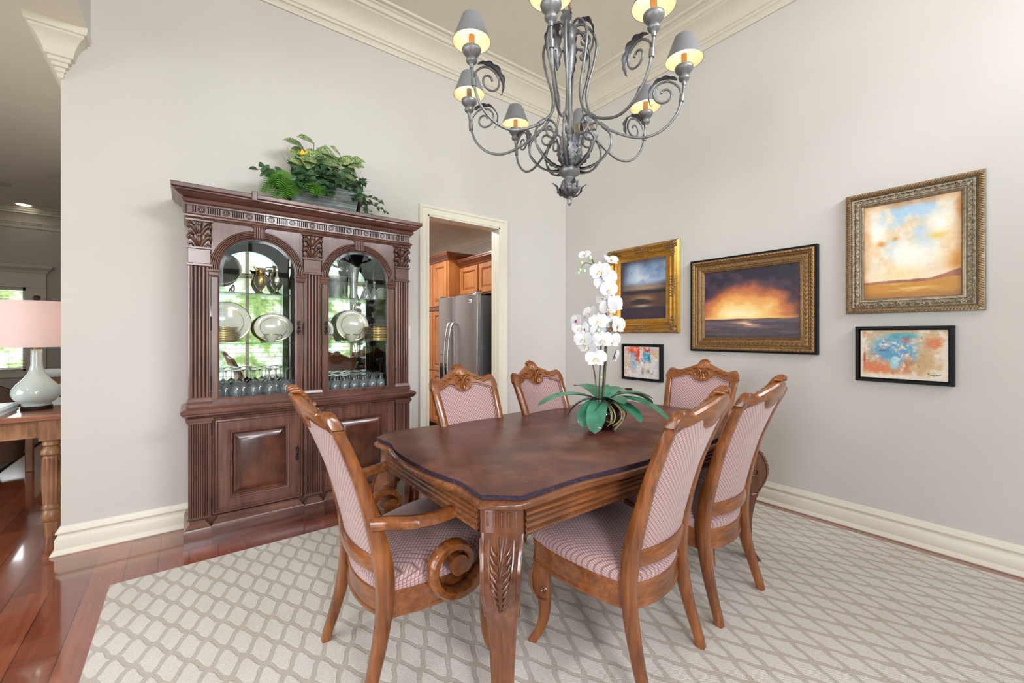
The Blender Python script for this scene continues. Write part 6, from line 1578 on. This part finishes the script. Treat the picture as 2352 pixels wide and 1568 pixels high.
MB().tube([(0.53 * math.cos(math.radians(-190 + 200 * j / 24)), 0.53 * math.sin(math.radians(-190 + 200 * j / 24)), 0.55 + 0.36 * math.sin(PI * j / 24) ** 0.7 if 0 < j < 24 else 0.55) for j in range(25)], 0.010, 6).build('piping', M['glaze'], ac, smooth=60)
MB().lathe([(0.0005, 0.10), (0.38, 0.10), (0.40, 0.14), (0.40, 0.40), (0.36, 0.45), (0.0005, 0.47)], 32).build('seat', M['suede'], ac, smooth=50)
for q in range(4):
    a = PI / 4 + q * PI / 2; MB().lathe([(0.02, 0.0), (0.03, 0.10)], 10, (0.30 * math.cos(a), 0.30 * math.sin(a), 0), caps=True).build('foot', M['glaze'], ac)
wc = thing('white_armchair', 'white cushioned chair with a wooden frame, right of the lamp', 'armchair', (-0.98, 6.55, 0.0))
wq = MB(); wq.box(-0.26, 0.26, -0.06, 0.06, 0.845, 0.935); wq.build('headrest', M['paper'], wc, bevel=0.04, seg=4)
MB().box(-0.25, 0.25, -0.03, 0.03, 0.775, 0.845).box(-0.25, -0.20, -0.03, 0.03, 0.0, 0.80).box(0.20, 0.25, -0.03, 0.03, 0.0, 0.80).box(-0.25, -0.20, -0.60, -0.54, 0, 0.40).box(0.20, 0.25, -0.60, -0.54, 0, 0.40).box(-0.25, 0.25, -0.60, 0.03, 0.34, 0.40).build('frame', M['pine'], wc, bevel=0.006)
MB().box(-0.22, 0.22, -0.10, -0.02, 0.42, 0.775).build('back_cushion', M['paper'], wc, bevel=0.03, seg=4)
MB().box(-0.24, 0.24, -0.60, -0.06, 0.40, 0.52).build('seat_cushion', M['paper'], wc, bevel=0.03, seg=4)
MB().tube(bez([(0.02, -0.035, 0.80), (-0.04, -0.07, 0.79), (-0.08, -0.105, 0.72), (-0.10, -0.11, 0.64)], 6), 0.007, 6).build('strap', M['black'], wc, smooth=60)

# ------------------------------------------------------------------ kitchen seen through the doorway
fg = thing('refrigerator', 'stainless side-by-side refrigerator with a dark grey side, through the doorway', 'refrigerator', (2.48, 4.36, 0))
FW = 0.445
MB().box(0.09, 0.70, -FW, FW, 0.02, 1.735).build('cabinet_body', M['greyside'], fg, bevel=0.006)
MB().box(0.10, 0.62, -FW + 0.03, FW - 0.03, 0.0, 0.03).build('plinth', M['black'], fg)
SPL = 0.055
def fdoor(y0, y1):
    pts = []; n = 14
    for j in range(n + 1):
        t = j / n; pts.append((0.0 + 0.018 * (2 * t - 1) ** 2 + (0.012 if j in (0, n) else 0), y0 + (y1 - y0) * t))
    pts += [(0.085, y1), (0.085, y0)]
    d = MB().loft([[(x, y, z) for x, y in pts] for z in (0.10, 1.75)]).build('door', M['steel'], fg, bevel=0.004, smooth=30); return d
dR = fdoor(-FW, SPL - 0.004); dL = fdoor(SPL + 0.004, FW)
for d, y, s in ((dR, SPL - 0.045, -1), (dL, SPL + 0.045, 1)):
    MB().tube(bez([(0.012, y, 0.52), (-0.040, y, 0.56), (-0.075, y, 0.74), (-0.088, y, 0.98), (-0.075, y, 1.22), (-0.040, y, 1.40), (0.012, y, 1.44)], 6), 0.015, 10, flat=(1.0, 0.8)).build('handle', M['steel'], d, smooth=60)
MB().box(-0.004, 0.012, 0.17, 0.36, 0.62, 1.06).build('dispenser', M['steeld'], dL, bevel=0.004)
MB().box(-0.010, -0.003, 0.20, 0.335, 0.66, 0.90).build('dispenser_recess', M['black'], dL)
MB().box(-0.012, 0.002, 0.18, 0.35, 0.95, 1.05).build('control_panel', M['steel'], dL, bevel=0.002)
lgp = MB().box(0.004, 0.010, -0.37, -0.27, 1.655, 1.69).build('badge', M['white'], dR, bevel=0.002)
bar = MB()
for k in range(6): bar.box(0.002, 0.0045, -0.358 + 0.013 * k, -0.350 + 0.013 * k, 1.666, 1.679)
bar.build('badge_lettering', M['steeld'], lgp, smooth=0)
for y in (-FW + 0.02, FW - 0.05): MB().box(0.02, 0.12, y, y + 0.045, 1.75, 1.775).build('hinge_cover', M['steel'], fg, bevel=0.006)
def cab_door(par, x, y0, y1, z0, z1, hand=None):
    """raised panel door lying in the plane x, facing -X"""
    mb = MB(); rr = []
    w = min(0.06, (y1 - y0) * .2)
    for i, o in [(0.0, 0.0), (0.0, 0.018), (0.004, 0.022), (w - 0.008, 0.022), (w, 0.016), (w + 0.006, 0.008), (w + 0.012, 0.008), (w + 0.03, 0.016), (w + 0.032, 0.016)]:
        rr.append([(x - o, y0 + i, z0 + i), (x - o, y1 - i, z0 + i), (x - o, y1 - i, z1 - i), (x - o, y0 + i, z1 - i)])
    mb.loft(rr); d = mb.build('door', M['kitchen'], par, smooth=20)
    gm = MB(); 
    gm.loft([[(x - o, y0 + i, z0 + i), (x - o, y1 - i, z0 + i), (x - o, y1 - i, z1 - i), (x - o, y0 + i, z1 - i)] for i, o in ((w + 0.002, 0.0125), (w + 0.010, 0.0095))], True, False)
    gm.build('glaze_line', M['kitchend'], d, smooth=0)
    if hand:
        MB().ball((x - 0.034, hand[0], hand[1]), 0.013, 8).tube([(x - 0.02, hand[0], hand[1]), (x - 0.034, hand[0], hand[1])], 0.006, 6).build('knob', M['silver'], d, smooth=60)
    return d
tc_ = thing('pantry_cabinet', 'tall honey-brown pantry cabinet left of the refrigerator in the kitchen', 'kitchen cabinet', (0, 0, 0))
TXF = 2.66; TY0, TY1 = 4.825, 6.02
MB().box(TXF, 3.38, TY0, TY1, 0.10, 2.27).build('carcass', M['kitchen'], tc_, bevel=0.002)
MB().box(TXF + 0.06, 3.38, TY0, TY1, 0.0, 0.10).build('toe_kick', M['black'], tc_)
KC = [(0, 0), (0.012, 0.0), (0.016, 0.014), (0.030, 0.026), (0.050, 0.052), (0.062, 0.060), (0.062, 0.074), (0.070, 0.078), (0.070, 0.092), (0, 0.092)]
MB().profile(KC, [(TXF, TY1), (TXF, TY0), (3.38, TY0)], 2.265, left=False).build('cornice', M['kitchend'], tc_, smooth=25)
MB().box(TXF - 0.024, TXF, TY0 + 0.01, TY1, 1.625, 1.660).build('mid_rail', M['kitchend'], tc_)
for k in range(3):
    y0 = TY0 + 0.03 + k * 0.39; cab_door(tc_, TXF, y0, y0 + 0.37, 1.675, 2.245, (y0 + (0.33 if k % 2 else 0.04), 1.70)); cab_door(tc_, TXF, y0, y0 + 0.37, 0.82, 1.61, (y0 + (0.33 if k % 2 else 0.04), 1.57)); cab_door(tc_, TXF, y0, y0 + 0.37, 0.14, 0.80)
oc_ = thing('overfridge_cabinet', 'honey-brown wall cabinet with two doors over the refrigerator', 'kitchen cabinet', (0, 0, 0))
OXF = 2.83
MB().box(OXF, 3.38, 3.90, TY0 - 0.003, 1.79, 2.180).build('carcass', M['kitchen'], oc_, bevel=0.002)
MB().profile(KC, [(OXF, TY0 - 0.004), (OXF, 3.90), (3.38, 3.90)], 2.172, left=False).build('cornice', M['kitchend'], oc_, smooth=25)
cab_door(oc_, OXF, 4.375, 4.790, 1.81, 2.160, (4.42, 1.835)); cab_door(oc_, OXF, 3.930, 4.345, 1.81, 2.160, (4.30, 1.835))
# unseen kitchen ceiling cans, added to light the cabinets and the steel
for x, y, e in ((1.9, 4.6, 26), (1.4, 6.0, 26), (0.6, 4.7, 20)):
    cn_ = thing('added_downlight', 'unseen downlight added to light the kitchen', 'ceiling light', (x, y, ZK - 0.003), 0, 'added kitchen downlights')
    MB().lathe([(0.0005, 0.0), (0.07, 0.0)], 24).build('lens', M['canlight'], cn_)
    l = bpy.data.lights.new('kitchen_fill', 'AREA'); l.shape = 'DISK'; l.size = 0.14; l.energy = e; l.color = (1.0, 0.97, 0.93)
    lo = bpy.data.objects.new('kitchen_fill', l); COL.objects.link(lo); lo.parent = cn_; lo.location = (0, 0, -0.01)
for x, y, e in ((-2.6, 2.2, 18), (-2.4, 5.6, 14)):
    l = bpy.data.lights.new('hall_can', 'AREA'); l.shape = 'DISK'; l.size = 0.2; l.energy = e; l.color = (1.0, 0.95, 0.88)
    lo = bpy.data.objects.new('hall_can', l); COL.objects.link(lo); lo.location = (x, y, ZH - 0.02)
